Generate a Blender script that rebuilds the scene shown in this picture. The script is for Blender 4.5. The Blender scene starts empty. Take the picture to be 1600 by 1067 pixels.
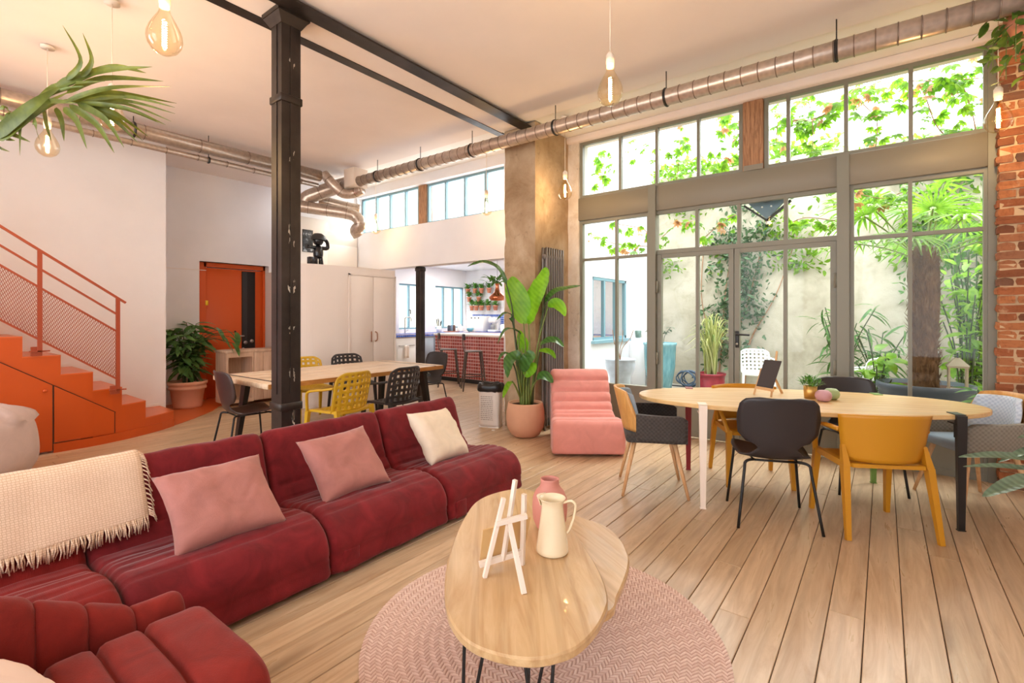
import bpy, bmesh, math, random
from math import sin, cos, pi, radians, sqrt, atan2
from mathutils import Vector, Matrix, Euler, noise

S = bpy.context.scene
C = S.collection
V = Vector
R_ = random.Random(7)

# ------------------------------------------------------------------ camera, sky, light, exposure
YAW, FPX, EYE, HZ = radians(37.2), 765.0, 1.40, 494.0
cam_d = bpy.data.cameras.new('camera')
cam = bpy.data.objects.new('camera', cam_d)
C.objects.link(cam)
cam.location = (0, 0, EYE)
cam.rotation_euler = (pi / 2, 0, YAW)
cam_d.sensor_fit = 'HORIZONTAL'
cam_d.sensor_width = 36
cam_d.lens = 36 * FPX / 1600
cam_d.shift_y = -(533.5 - HZ) / 1600
cam_d.clip_start = 0.05
S.camera = cam

w = bpy.data.worlds.new('overcast_sky')
S.world = w
w.use_nodes = True
nt = w.node_tree
nt.nodes.clear()
o = nt.nodes.new('ShaderNodeOutputWorld')
b = nt.nodes.new('ShaderNodeBackground')
b.inputs['Color'].default_value = (0.88, 0.94, 1.0, 1)
b.inputs['Strength'].default_value = 2.1
nt.links.new(b.outputs[0], o.inputs[0])

sun_d = bpy.data.lights.new('hazy_sun', 'SUN')
sun_d.energy = 3.2
sun_d.angle = radians(60)
sun_d.color = (1.0, 0.95, 0.86)
sun = bpy.data.objects.new('hazy_sun', sun_d)
C.objects.link(sun)
sun.rotation_euler = (radians(-41), 0, radians(-8))

S.view_settings.view_transform = 'Standard'
S.view_settings.look = 'None'
S.view_settings.gamma = 1.0
S.view_settings.use_curve_mapping = False
S.view_settings.exposure = 1.75
cy = S.cycles
cy.use_denoising = True
cy.max_bounces = 10
cy.diffuse_bounces = 6
cy.transparent_max_bounces = 24
cy.caustics_reflective = False
cy.caustics_refractive = False
cy.sample_clamp_indirect = 6

# ------------------------------------------------------------------ unprojection (photo pixel -> metres on a real plane)
FW = V((-sin(YAW), cos(YAW), 0))
RT = V((cos(YAW), sin(YAW), 0))
def ray(px, py): return FW + RT * ((px - 800) / FPX) + V((0, 0, -(py - HZ) / FPX))
def at_z(px, py, z=0.0): d = ray(px, py); return d * ((z - EYE) / d.z) + V((0, 0, EYE))
def at_x(px, py, x): d = ray(px, py); return d * (x / d.x) + V((0, 0, EYE))
def at_y(px, py, y): d = ray(px, py); return d * (y / d.y) + V((0, 0, EYE))
def at_d(px, py, t): return ray(px, py) * t + V((0, 0, EYE))
def proj(p):
    t = p[0] * FW.x + p[1] * FW.y
    if t < 0.05: return None
    return (800 + FPX * (p[0] * RT.x + p[1] * RT.y) / t, HZ - FPX * (p[2] - EYE) / t, t)

# ------------------------------------------------------------------ materials
def lin(c):
    c = [x / 255 for x in c]
    return tuple(x / 12.92 if x <= 0.04045 else ((x + 0.055) / 1.055) ** 2.4 for x in c) + (1.0,)

class NT:
    def __init__(s, name):
        s.m = bpy.data.materials.new(name)
        s.m.use_nodes = True
        s.t = s.m.node_tree
        s.t.nodes.clear()
        s.out = s.n('ShaderNodeOutputMaterial')
    def n(s, typ, **kw):
        x = s.t.nodes.new(typ)
        for k, v in kw.items():
            if hasattr(x, k) and k not in ('Color',): setattr(x, k, v)
            else: x.inputs[k].default_value = v
        return x
    def l(s, a, b): s.t.links.new(a, b)
    def coord(s, kind='Object', scale=(1, 1, 1), rnd=None):
        tc = s.n('ShaderNodeTexCoord')
        mp = s.n('ShaderNodeMapping')
        mp.inputs['Scale'].default_value = scale
        s.l(tc.outputs[kind], mp.inputs['Vector'])
        if rnd is not None:
            mu = s.n('ShaderNodeVectorMath', operation='SCALE')
            mu.inputs[0].default_value = (37.0, 91.0, 53.0)
            s.l(rnd, mu.inputs['Scale'])
            s.l(mu.outputs[0], mp.inputs['Location'])
        return mp.outputs[0]
    def noise(s, vec, scale=5, detail=4, rough=0.55, dist=0):
        x = s.n('ShaderNodeTexNoise')
        x.inputs['Scale'].default_value = scale
        x.inputs['Detail'].default_value = detail
        x.inputs['Roughness'].default_value = rough
        x.inputs['Distortion'].default_value = dist
        s.l(vec, x.inputs['Vector'])
        return x.outputs['Fac']
    def ramp(s, fac, stops):
        r = s.n('ShaderNodeValToRGB')
        e = r.color_ramp.elements
        while len(e) < len(stops): e.new(0.5)
        for k, (p, c) in enumerate(stops):
            e[k].position = p
            e[k].color = c if len(c) == 4 else lin(c)
        s.l(fac, r.inputs[0])
        return r.outputs[0]
    def mix(s, fac, a, b, mode='MIX'):
        x = s.n('ShaderNodeMixRGB', blend_type=mode)
        for sock, v in ((x.inputs[0], fac), (x.inputs[1], a), (x.inputs[2], b)):
            if hasattr(v, 'is_output'): s.l(v, sock)
            elif isinstance(v, (int, float)): sock.default_value = v
            else: sock.default_value = v
        return x.outputs[0]
    def bsdf(s, col=None, rough=0.6, metal=0.0, spec=0.5, bump=None, bstr=0.3, bdist=0.01, sheen=0.0, coat=0.0):
        p = s.n('ShaderNodeBsdfPrincipled')
        if hasattr(col, 'is_output'): s.l(col, p.inputs['Base Color'])
        elif col is not None: p.inputs['Base Color'].default_value = col
        if hasattr(rough, 'is_output'): s.l(rough, p.inputs['Roughness'])
        else: p.inputs['Roughness'].default_value = rough
        p.inputs['Metallic'].default_value = metal
        p.inputs['Specular IOR Level'].default_value = spec
        if sheen:
            p.inputs['Sheen Weight'].default_value = sheen
            p.inputs['Sheen Roughness'].default_value = 0.4
        if coat: p.inputs['Coat Weight'].default_value = coat
        if bump is not None:
            bp = s.n('ShaderNodeBump')
            bp.inputs['Strength'].default_value = bstr
            bp.inputs['Distance'].default_value = bdist
            s.l(bump, bp.inputs['Height'])
            s.l(bp.outputs[0], p.inputs['Normal'])
        return p
    def done(s, sh):
        s.l(sh.outputs[0] if hasattr(sh, 'outputs') else sh, s.out.inputs[0])
        return s.m

def plain(name, c, rough=0.6, metal=0.0, spec=0.5, var=0.0, scale=6, bump=0.0, bscale=60, coat=0.0, sheen=0.0):
    m = NT(name)
    vec = m.coord('Object')
    col = lin(c)
    if var:
        f = m.noise(vec, scale, 4)
        hi = tuple(min(1, x * (1 + var)) for x in col[:3]) + (1,)
        lo = tuple(x * (1 - var) for x in col[:3]) + (1,)
        col = m.ramp(f, [(0.3, lo), (0.7, hi)])
    bp = m.noise(vec, bscale, 3) if bump else None
    return m.done(m.bsdf(col, rough, metal, spec, bp, bump, 0.004, sheen, coat))

def wood(name, c1, c2, axis='Y', scale=1.0, rough=0.45, knots=True, src=None, var=0.25, coat=0.0):
    m = NT(name)
    rnd = None
    if src == 'object': rnd = m.n('ShaderNodeObjectInfo').outputs['Random']
    elif src == 'attr': rnd = m.n('ShaderNodeAttribute', attribute_name='rnd').outputs['Fac']
    sc = {'X': (0.9, 9, 9), 'Y': (9, 0.9, 9), 'Z': (9, 9, 0.9)}[axis]
    v = m.coord('Object', tuple(x * scale for x in sc), rnd)
    v2 = m.coord('Object', tuple((1 + (x > 5) * 2.2) * scale for x in sc), rnd)
    g = m.noise(v, 2.2, 8, 0.62, 1.6)
    g2 = m.noise(v2, 1.1, 3, 0.5, 0.3)
    wv = m.n('ShaderNodeTexWave', wave_type='BANDS', bands_direction={'X': 'Y', 'Y': 'X', 'Z': 'X'}[axis])
    wv.inputs['Scale'].default_value = 1.1
    wv.inputs['Distortion'].default_value = 7
    wv.inputs['Detail'].default_value = 2
    wv.inputs['Detail Scale'].default_value = 0.6
    m.l(m.coord('Object', tuple(x * scale * 0.42 for x in sc), rnd), wv.inputs['Vector'])
    col = m.ramp(g, [(0.28, c2), (0.62, c1)])
    dark = tuple(x * 0.72 for x in c2)
    f = m.ramp(wv.outputs['Fac'], [(0.0, (0.16, 0.16, 0.16, 1)), (0.3, (0, 0, 0, 1))])
    col = m.mix(f, col, lin(dark))
    if knots:
        kn = m.noise(v2, 1.7, 1, 0.3, 0.2)
        kf = m.ramp(kn, [(0.70, (0, 0, 0, 1)), (0.80, (0.5, 0.5, 0.5, 1))])
        col = m.mix(kf, col, lin(tuple(x * 0.55 for x in c2)))
    tone = m.ramp(g2, [(0.3, (1 - var * 0.5,) * 3 + (1,)), (0.7, (1 + var * 0.15,) * 3 + (1,))])
    col = m.mix(1.0, col, tone, 'MULTIPLY')
    if rnd is not None:
        t = m.ramp(rnd, [(0, (0.88, 0.85, 0.81, 1)), (0.5, (0.98, 0.96, 0.93, 1)), (1, (1.05, 1.04, 1.02, 1))])
        col = m.mix(1.0, col, t, 'MULTIPLY')
    rg = m.ramp(g, [(0.3, (rough + 0.12,) * 3 + (1,)), (0.7, (rough,) * 3 + (1,))])
    return m.done(m.bsdf(col, rg, 0, 0.45, g, 0.12, 0.004, 0, coat))

def leafmat(name, c1, c2, trans=0.35, rough=0.45, scale=9):
    m = NT(name)
    rnd = m.n('ShaderNodeObjectInfo').outputs['Random']
    vec = m.coord('Object', (1, 1, 1), rnd)
    f = m.noise(vec, scale, 3)
    col = m.ramp(f, [(0.3, c1), (0.7, c2)])
    t = m.ramp(rnd, [(0, (0.8, 0.84, 0.76, 1)), (1, (1.12, 1.1, 1.02, 1))])
    col = m.mix(1.0, col, t, 'MULTIPLY')
    p = m.bsdf(col, rough, 0, 0.4)
    tr = m.n('ShaderNodeBsdfTranslucent')
    m.l(col, tr.inputs[0])
    mx = m.n('ShaderNodeMixShader')
    mx.inputs[0].default_value = trans
    m.l(p.outputs[0], mx.inputs[1])
    m.l(tr.outputs[0], mx.inputs[2])
    return m.done(mx)

def glassmat(name, tint=(1, 1, 1), refl=1.0, rough=0.0):
    m = NT(name)
    tr = m.n('ShaderNodeBsdfTransparent')
    tr.inputs[0].default_value = tint + (1,)
    gl = m.n('ShaderNodeBsdfGlossy')
    gl.inputs['Roughness'].default_value = rough
    fr = m.n('ShaderNodeFresnel')
    fr.inputs[0].default_value = 1.45
    mu = m.n('ShaderNodeMath', operation='MULTIPLY')
    m.l(fr.outputs[0], mu.inputs[0])
    mu.inputs[1].default_value = refl
    mx = m.n('ShaderNodeMixShader')
    m.l(mu.outputs[0], mx.inputs[0])
    m.l(tr.outputs[0], mx.inputs[1])
    m.l(gl.outputs[0], mx.inputs[2])
    return m.done(mx)

def emit(name, c, st):
    m = NT(name)
    e = m.n('ShaderNodeEmission')
    e.inputs[0].default_value = c + (1,)
    e.inputs[1].default_value = st
    return m.done(e)

def velvet(name, c, sheen, cord=False, axis=1, lo=0.72, hi=1.25):
    m = NT(name)
    vec = m.coord('Object')
    f = m.noise(vec, 7, 5, 0.6, 0.8)
    col = lin(c)
    cc = m.ramp(f, [(0.3, tuple(x * lo for x in col[:3]) + (1,)), (0.72, tuple(min(1, x * hi) for x in col[:3]) + (1,))])
    hgt = m.noise(vec, 220, 2)
    if cord:
        wv = m.n('ShaderNodeTexWave', wave_type='BANDS', bands_direction='XYZ'[axis])
        wv.inputs['Scale'].default_value = 55
        m.l(vec, wv.inputs['Vector'])
        hgt = m.mix(0.75, hgt, wv.outputs['Color'])
    return m.done(m.bsdf(cc, 0.85, 0, 0.2, hgt, 0.35, 0.003, sheen))

def plaster(name, c, var=0.03, bump=0.08, rough=0.85, scale=1.5):
    return plain(name, c, rough, 0, 0.2, var, scale, bump, 35)

def concrete(name, c, c2, c3):
    m = NT(name)
    v = m.coord('Object')
    a = m.noise(v, 2.0, 8, 0.65, 0.5)
    b2 = m.noise(v, 9.0, 6, 0.7)
    col = m.ramp(a, [(0.3, c2), (0.52, c), (0.75, c3)])
    sp = m.ramp(b2, [(0.28, (0.5, 0.5, 0.5, 1)), (0.40, (0, 0, 0, 1))])
    col = m.mix(sp, col, lin(tuple(x * 0.62 for x in c2)))
    return m.done(m.bsdf(col, 0.9, 0, 0.15, b2, 0.6, 0.02))

def galv(name, c, rough=0.32):
    m = NT(name)
    v = m.coord('Object', (3, 3, 3))
    vo = m.n('ShaderNodeTexVoronoi')
    vo.inputs['Scale'].default_value = 9
    m.l(v, vo.inputs['Vector'])
    col = m.ramp(vo.outputs['Distance'], [(0.0, tuple(x * 0.88 for x in c)), (0.8, c)])
    return m.done(m.bsdf(col, rough, 0.62, 0.5))

M = dict(
    wall=plaster('white_plaster', (238, 236, 238)),
    ceil=plaster('ceiling_paint', (240, 228, 220)),
    soffit=plaster('soffit_paint', (246, 243, 238)),
    reveal=concrete('chipped_plaster', (226, 216, 204), (196, 176, 154), (244, 238, 230)),
    cab=plaster('pale_cabinet_paint', (236, 226, 218), 0.02),
    conc=concrete('raw_concrete', (180, 154, 124), (150, 122, 92), (204, 182, 154)),
    plank=wood('oak_plank', (210, 184, 152), (184, 152, 118), 'Y', 0.8, 0.26, True, 'object', 0.15),
    plankr=wood('oak_planking', (210, 184, 152), (184, 152, 118), 'Y', 0.8, 0.26, True, 'attr', 0.15),
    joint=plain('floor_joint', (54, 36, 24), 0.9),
    steel=plain('raw_black_steel', (58, 50, 46), 0.45, 0.55, 0.5, 0.35, 5, 0.2, 25),
    scuff=plain('scuffed_paint', (196, 186, 172), 0.7),
    frame=plain('sage_metal_paint', (128, 126, 112), 0.45, 0.0, 0.5),
    beam=plain('taupe_metal_paint', (134, 127, 112), 0.5, 0.0, 0.5),
    bframe=plain('blue_metal_paint', (126, 160, 172), 0.45),
    glass=glassmat('window_glass', (0.985, 1.0, 0.995), 0.22),
    orange=plain('orange_paint', (196, 80, 16), 0.42, 0, 0.5, 0.04, 2),
    orangef=plain('orange_floor_tread_sheen', (216, 104, 48), 0.3, 0, 0.5, 0.04, 2),
    orail=plain('orange_rail_paint', (158, 66, 34), 0.5),
    black=plain('black_paint', (24, 22, 22), 0.45),
    blackm=plain('black_metal', (30, 28, 28), 0.4, 0.3),
    chrome=plain('brushed_steel', (200, 198, 194), 0.3, 1.0),
    galv=galv('galvanised_steel', (200, 182, 166)),
    ring=plain('duct_ring', (140, 122, 108), 0.4, 0.7),
    timber=wood('old_timber', (186, 140, 104), (120, 84, 62), 'Z', 1.6, 0.8),
)

# ------------------------------------------------------------------ mesh builder and object helpers
class MB:
    def __init__(s): s.v = []; s.f = []; s.sm = []
    def add(s, vs, fs, sm=False):
        k = len(s.v)
        s.v += [tuple(x) for x in vs]
        s.f += [tuple(i + k for i in f) for f in fs]
        s.sm += [sm] * len(fs)
        return s
    def box(s, x0, x1, y0, y1, z0, z1, mat=None):
        vs = [V((x, y, z)) for z in (z0, z1) for y in (y0, y1) for x in (x0, x1)]
        if mat is not None: vs = [mat @ p for p in vs]
        return s.add(vs, [(0, 2, 3, 1), (4, 5, 7, 6), (0, 1, 5, 4), (2, 6, 7, 3), (0, 4, 6, 2), (1, 3, 7, 5)])
    def rbox(s, x0, x1, y0, y1, z0, z1, r=0.01, seg=2, mat=None, sm=True):
        bm = bmesh.new()
        bmesh.ops.create_cube(bm, size=1)
        for q in bm.verts:
            q.co = V(((x0 + x1) / 2 + q.co.x * (x1 - x0), (y0 + y1) / 2 + q.co.y * (y1 - y0), (z0 + z1) / 2 + q.co.z * (z1 - z0)))
        bmesh.ops.bevel(bm, geom=bm.edges[:], offset=r, segments=seg, affect='EDGES', profile=0.5)
        s.bm(bm, mat, sm)
        return s
    def bm(s, bm, mat=None, sm=False):
        bm.verts.ensure_lookup_table()
        for i, q in enumerate(bm.verts): q.index = i
        s.add([(mat @ q.co) if mat is not None else q.co.copy() for q in bm.verts], [[q.index for q in f.verts] for f in bm.faces], sm)
        bm.free()
    def beam(s, a, b, w, h=None, up=(0, 0, 1), w2=None, h2=None):
        a, b = V(a), V(b); h = h or w; w2 = w2 or w; h2 = h2 or h
        d = (b - a).normalized(); u = V(up)
        if abs(d.dot(u)) > 0.98: u = V((0, 1, 0))
        x = d.cross(u).normalized(); y = x.cross(d)
        vs = []
        for p, ww, hh in ((a, w, h), (b, w2, h2)):
            vs += [p + x * (ww / 2 * i) + y * (hh / 2 * j) for i, j in ((-1, -1), (1, -1), (1, 1), (-1, 1))]
        return s.add(vs, [(3, 2, 1, 0), (4, 5, 6, 7), (0, 1, 5, 4), (1, 2, 6, 5), (2, 3, 7, 6), (3, 0, 4, 7)])
    def tube(s, pts, r, n=8, closed=False, cap=True, flat=1.0):
        pts = [V(p) for p in pts]
        N = len(pts)
        rs = r if isinstance(r, (list, tuple)) else [r] * N
        tang = []
        for i in range(N):
            a = pts[(i - 1) % N] if (closed or i) else pts[i]
            b = pts[(i + 1) % N] if (closed or i < N - 1) else pts[i]
            tang.append((b - a).normalized())
        u = tang[0].orthogonal().normalized()
        if abs(tang[0].z) < 0.95: u = tang[0].cross(V((0, 0, 1))).normalized()
        vs = []
        for i in range(N):
            t = tang[i]
            u = (u - t * u.dot(t)).normalized()
            w_ = t.cross(u)
            for k in range(n):
                an = 2 * pi * k / n
                vs.append(pts[i] + u * (cos(an) * rs[i]) + w_ * (sin(an) * rs[i] * flat))
        fs = []
        for i in range(N if closed else N - 1):
            j = (i + 1) % N
            for k in range(n):
                fs.append((i * n + k, i * n + (k + 1) % n, j * n + (k + 1) % n, j * n + k))
        if cap and not closed:
            fs.append(tuple(range(n - 1, -1, -1)))
            fs.append(tuple((N - 1) * n + k for k in range(n)))
        return s.add(vs, fs, True)
    def lathe(s, prof, n=24, mat=None, close=False):
        vs = []; fs = []
        P = len(prof)
        for (r, z) in prof:
            for k in range(n):
                a = 2 * pi * k / n
                p = V((r * cos(a), r * sin(a), z))
                vs.append(mat @ p if mat is not None else p)
        for i in range(P if close else P - 1):
            j = (i + 1) % P
            for k in range(n):
                fs.append((i * n + k, i * n + (k + 1) % n, j * n + (k + 1) % n, j * n + k))
        s.add(vs, fs, True)
        return s
    def disc(s, r, z, n=24, mat=None, up=True):
        vs = [V((r * cos(2 * pi * k / n), r * sin(2 * pi * k / n), z)) for k in range(n)]
        if mat is not None: vs = [mat @ p for p in vs]
        return s.add(vs, [tuple(range(n)) if up else tuple(range(n - 1, -1, -1))])
    def prism(s, poly, z0, z1, mat=None):
        n = len(poly)
        vs = [V((x, y, z0)) for x, y in poly] + [V((x, y, z1)) for x, y in poly]
        if mat is not None: vs = [mat @ p for p in vs]
        fs = [tuple(range(n - 1, -1, -1)), tuple(range(n, 2 * n))] + [(i, (i + 1) % n, n + (i + 1) % n, n + i) for i in range(n)]
        return s.add(vs, fs)
    def grid(s, fn, nu, nv, sm=True, flip=False):
        vs = [fn(i / (nu - 1), j / (nv - 1)) for i in range(nu) for j in range(nv)]
        fs = []
        for i in range(nu - 1):
            for j in range(nv - 1):
                q = (i * nv + j, (i + 1) * nv + j, (i + 1) * nv + j + 1, i * nv + j + 1)
                fs.append(q[::-1] if flip else q)
        return s.add(vs, fs, sm)
    def shell(s, P, th, mask=None, sm=True):
        nu, nv = len(P), len(P[0])
        Nn = [[None] * nv for _ in range(nu)]
        for i in range(nu):
            for j in range(nv):
                a = P[min(i + 1, nu - 1)][j] - P[max(i - 1, 0)][j]
                b = P[i][min(j + 1, nv - 1)] - P[i][max(j - 1, 0)]
                c = a.cross(b)
                Nn[i][j] = c.normalized() if c.length > 1e-9 else V((0, 0, 1))
        vs = []
        for sg in (0.5, -0.5):
            for i in range(nu):
                for j in range(nv): vs.append(P[i][j] + Nn[i][j] * (th * sg))
        K = nu * nv
        ok = lambda i, j: 0 <= i < nu - 1 and 0 <= j < nv - 1 and (mask is None or mask(i, j))
        fs = []; ed = []
        for i in range(nu - 1):
            for j in range(nv - 1):
                if not ok(i, j): continue
                a, b, c, d = i * nv + j, (i + 1) * nv + j, (i + 1) * nv + j + 1, i * nv + j + 1
                fs.append((a, b, c, d)); fs.append((K + d, K + c, K + b, K + a))
                if not ok(i, j - 1): ed.append((a, K + a, K + b, b))
                if not ok(i, j + 1): ed.append((c, K + c, K + d, d))
                if not ok(i - 1, j): ed.append((d, K + d, K + a, a))
                if not ok(i + 1, j): ed.append((b, K + b, K + c, c))
        k = len(s.v)
        s.add(vs, fs, sm)
        s.f += [tuple(q + k for q in f) for f in ed]; s.sm += [False] * len(ed)
        return s
    def mesh(s, name, mat):
        me = bpy.data.meshes.new(name)
        me.from_pydata(s.v, [], s.f)
        me.polygons.foreach_set('use_smooth', s.sm)
        me.materials.append(mat)
        me.update()
        return me
    def build(s, name, mat, parent=None, loc=None):
        return inst(name, s.mesh(name, mat), parent, loc)

def inst(name, me, parent=None, loc=None, rot=None, scale=None, mat=None):
    ob = bpy.data.objects.new(name, me)
    C.objects.link(ob)
    if parent is not None: ob.parent = parent
    if mat is not None: ob.matrix_local = mat
    else:
        if loc is not None: ob.location = loc
        if rot is not None: ob.rotation_euler = rot
        if scale is not None: ob.scale = (scale,) * 3 if isinstance(scale, (int, float)) else scale
    return ob

def thing(name, label, cat, loc=(0, 0, 0), rz=0.0, group=None):
    ob = inst(name, None, None, loc, (0, 0, rz))
    ob.empty_display_size = 0.1
    ob['label'] = label; ob['category'] = cat
    if group: ob['group'] = group
    return ob
def tag(ob, label, cat, group=None):
    ob['label'] = label; ob['category'] = cat
    if group: ob['group'] = group
    return ob
def struct(name, mb, mat, loc=None):
    ob = mb.build(name, mat, None, loc) if mb is not None else inst(name, None, None, loc)
    ob['kind'] = 'structure'
    return ob
def stuff(ob): ob['kind'] = 'stuff'; return ob
def kids(o): return KIDS.get(o.name, [])
def dup(root, loc, rz, label=None, group=None, scale=None):
    ch = {}
    for q in C.objects:
        if q.parent: ch.setdefault(q.parent.name, []).append(q)
    r = root.copy(); C.objects.link(r)
    r.location = loc; r.rotation_euler = (0, 0, rz)
    if scale: r.scale = (scale,) * 3
    if label: r['label'] = label
    if group: r['group'] = group
    for c in ch.get(root.name, []):
        d = c.copy(); C.objects.link(d); d.parent = r
        for g in ch.get(c.name, []):
            e = g.copy(); C.objects.link(e); e.parent = d
    return r
def smooth_path(pts, n=6):
    pts = [V(p) for p in pts]
    out = []
    for i in range(len(pts) - 1):
        p0, p1, p2, p3 = pts[max(i - 1, 0)], pts[i], pts[i + 1], pts[min(i + 2, len(pts) - 1)]
        for k in range(n):
            t = k / n
            out.append(0.5 * ((2 * p1) + (p2 - p0) * t + (2 * p0 - 5 * p1 + 4 * p2 - p3) * t * t + (3 * p1 - p0 - 3 * p2 + p3) * t ** 3))
    out.append(pts[-1])
    return out
def RZ(a): return Matrix.Rotation(a, 4, 'Z')
def T(x, y, z): return Matrix.Translation((x, y, z))
# ================================================================== SETTING
WY = 5.757
CZ = 3.76
# ---- floor: a dark bed with oak planks laid along Y
floor = struct('floor', MB().box(-9.45, 3.2, -2.6, 5.85, -0.10, -0.013).box(-9.0, -4.0, 5.85, 9.9, -0.10, -0.013), M['joint'])
PW, PT = 0.14, 0.013
plank_me = {}
def plank_mesh(L):
    L = round(L * 20) / 20
    if L not in plank_me:
        m = MB(); g = 0.0018; c = 0.0026
        x0, x1, y0, y1 = -PW / 2 + g, PW / 2 - g, -L / 2 + 0.0008, L / 2 - 0.0008
        vs = [(x0, y0, -PT), (x1, y0, -PT), (x1, y1, -PT), (x0, y1, -PT),
              (x0, y0, -c), (x1, y0, -c), (x1, y1, -c), (x0, y1, -c),
              (x0 + c, y0 + c, 0), (x1 - c, y0 + c, 0), (x1 - c, y1 - c, 0), (x0 + c, y1 - c, 0)]
        fs = [(8, 9, 10, 11)]
        for k in range(4):
            j = (k + 1) % 4
            fs += [(k, j, 4 + j, 4 + k), (4 + k, 4 + j, 8 + j, 8 + k)]
        m.add(vs, fs)
        plank_me[L] = m.mesh('plank', M['plank'])
    return plank_me[L]
rp = random.Random(11)
cand = []
x = -9.38
while x < 3.1:
    ylim = 9.85 if -8.95 < x < -4.05 else 5.8
    y = -2.6 - rp.random() * 1.5
    while y < ylim:
        L = rp.choice((1.8, 2.2, 2.4, 2.8, 3.2))
        y1 = min(y + L, ylim); y0 = max(y, -2.6)
        L = round((y1 - y0) * 20) / 20
        if L > 0.1:
            size = 0
            for k in range(5):
                q = proj((x, y0 + L * (k + 0.5) / 5, 0))
                if q and q[2] > 0.6 and -60 < q[0] < 1660 and q[1] < 1110: size += L / 5 * PW / q[2] ** 2.2
            cand.append((size, x, y0 + L / 2, L))
        y = y1
    x += PW
cand.sort(key=lambda c: -c[0])
for s_, x, yc, L in cand[:296]:
    inst('plank', plank_mesh(L), floor, (x, yc, 0))
far = MB(); rv = []
for s_, x, yc, L in cand[296:]:
    g = 0.0014
    far.box(x - PW / 2 + g, x + PW / 2 - g, yc - L / 2 + 0.001, yc + L / 2 - 0.001, -PT, 0)
    rv += [rp.random()] * 8
fo = stuff(far.build('planking', M['plankr'], floor))
at = fo.data.attributes.new('rnd', 'FLOAT', 'POINT')
at.data.foreach_set('value', rv)

# orange painted floor patch by the entrance
patch = [(-7.22, 2.36), (-7.49, 2.68), (-7.86, 3.06), (-8.22, 3.31), (-8.36, 3.62), (-8.38, 4.05), (-8.6, 4.44), (-9.32, 4.44), (-9.32, 3.40), (-8.95, 3.40), (-8.95, 2.40)]
struct('trim_1', MB().prism(patch[::-1] if False else patch, -0.004, 0.004), M['orangef'])

# ---- ceiling
struct('ceiling', MB().box(-9.3, 3.2, -2.6, 4.84, CZ, CZ + 0.12), M['ceil'])
struct('trim_2', MB().box(-8.2, 3.2, 4.84, 6.0, CZ + 0.03, CZ + 0.15), M['soffit'])
struct('trim_3', MB().rbox(-3.4, 0.75, 5.66, 5.98, 3.70, CZ + 0.03, 0.02), M['ceil'])

# ---- left (stair) wall, entrance wall, curved partition, niche
struct('wall_left', MB().box(-8.0, -7.75, -2.6, 2.45, 0, CZ).box(-8.98, -8.0, 2.25, 2.45, 0, CZ), M['wall'])
struct('wall_entrance', MB().box(-9.2, -8.95, 2.45, 3.30, 0, CZ).box(-9.2, -8.95, 3.30, 4.44, 2.31, CZ).box(-9.2, -8.95, 4.44, 5.1, 2.2, CZ).box(-9.2, -8.2, 5.0, 5.2, 2.2, CZ), M['wall'])
struct('trim_4', MB().box(-8.952, -8.944, 2.47, 3.40, 2.155, 2.165), M['cab'])
crv = smooth_path([(-9.30, 4.44, 0), (-8.6, 4.44, 0), (-7.9, 4.28, 0), (-7.4, 4.04, 0), (-7.1, 3.94, 0), (-6.95, 4.08, 0), (-6.88, 4.4, 0), (-6.85, 4.68, 0), (-6.85, 5.62, 0)], 6)
poly = [(p.x, p.y) for p in crv] + [(-9.3, 5.62)]
struct('wall_curved', MB().prism(poly[::-1], 0, 2.20), M['cab'])
struct('wall_niche', MB().box(-8.25, -8.0, 4.5, 5.75, 2.20, CZ), M['wall'])
# entrance recess side
struct('wall_recess', MB().box(-9.5, -9.2, 3.2, 3.42, 0, 2.31).box(-9.5, -9.20, 3.42, 4.46, 0, 2.31).box(-9.5, -8.96, 3.2, 4.5, 2.31, 2.42).box(-9.5, -9.3, 4.44, 4.6, 0, 2.31), M['wall'])

# ---- wall above the kitchen opening (same plane as the glazing)
struct('wall_window', MB().box(-8.2, -3.62, 5.63, 5.85, 2.25, 2.955).box(-8.2, -3.62, 5.63, 5.85, 3.63, CZ + 0.03)
       .box(-4.42, -3.62, 5.63, 5.85, 2.955, 3.63).box(-4.42, -3.62, 5.63, 5.85, 0, 2.25)
       .box(-8.2, -7.96, 5.63, 5.85, 2.955, 3.63), M['wall'])
struct('trim_5', MB().box(-3.95, -3.24, 5.77, 6.0, 0, CZ + 0.03), M['wall'])
# concrete pillar and plastered reveal
def rough_block(x0, x1, y0, y1, z0, z1, nz=38, nx=6, amp=0.016, seed=0):
    m = MB()
    per = []
    for k in range(nx): per.append((x0 + (x1 - x0) * k / nx, y0))
    for k in range(nx): per.append((x1, y0 + (y1 - y0) * k / nx))
    for k in range(nx): per.append((x1 - (x1 - x0) * k / nx, y1))
    for k in range(nx): per.append((x0, y1 - (y1 - y0) * k / nx))
    n = len(per); cx, cy_ = (x0 + x1) / 2, (y0 + y1) / 2
    vs = []
    for i in range(nz + 1):
        z = z0 + (z1 - z0) * i / nz
        for (x, y) in per:
            d = noise.noise(V((x * 5 + seed, y * 5, z * 4))) * amp + noise.noise(V((x * 17, y * 17 + seed, z * 13))) * amp * 0.5
            dx, dy = x - cx, y - cy_; L = math.hypot(dx, dy)
            vs.append(V((x + dx / L * d, y + dy / L * d, z)))
    fs = [(i * n + k, i * n + (k + 1) % n, (i + 1) * n + (k + 1) % n, (i + 1) * n + k) for i in range(nz) for k in range(n)]
    return m.add(vs, fs, False).add([], [])
struct('trim_6', rough_block(-3.85, -3.38, 4.92, 5.76, 0, CZ + 0.02), M['conc'])
struct('trim_7', rough_block(-3.385, -3.215, 5.70, 5.80, 0, 3.72, 38, 4, 0.012, 5), M['reveal'])

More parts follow.
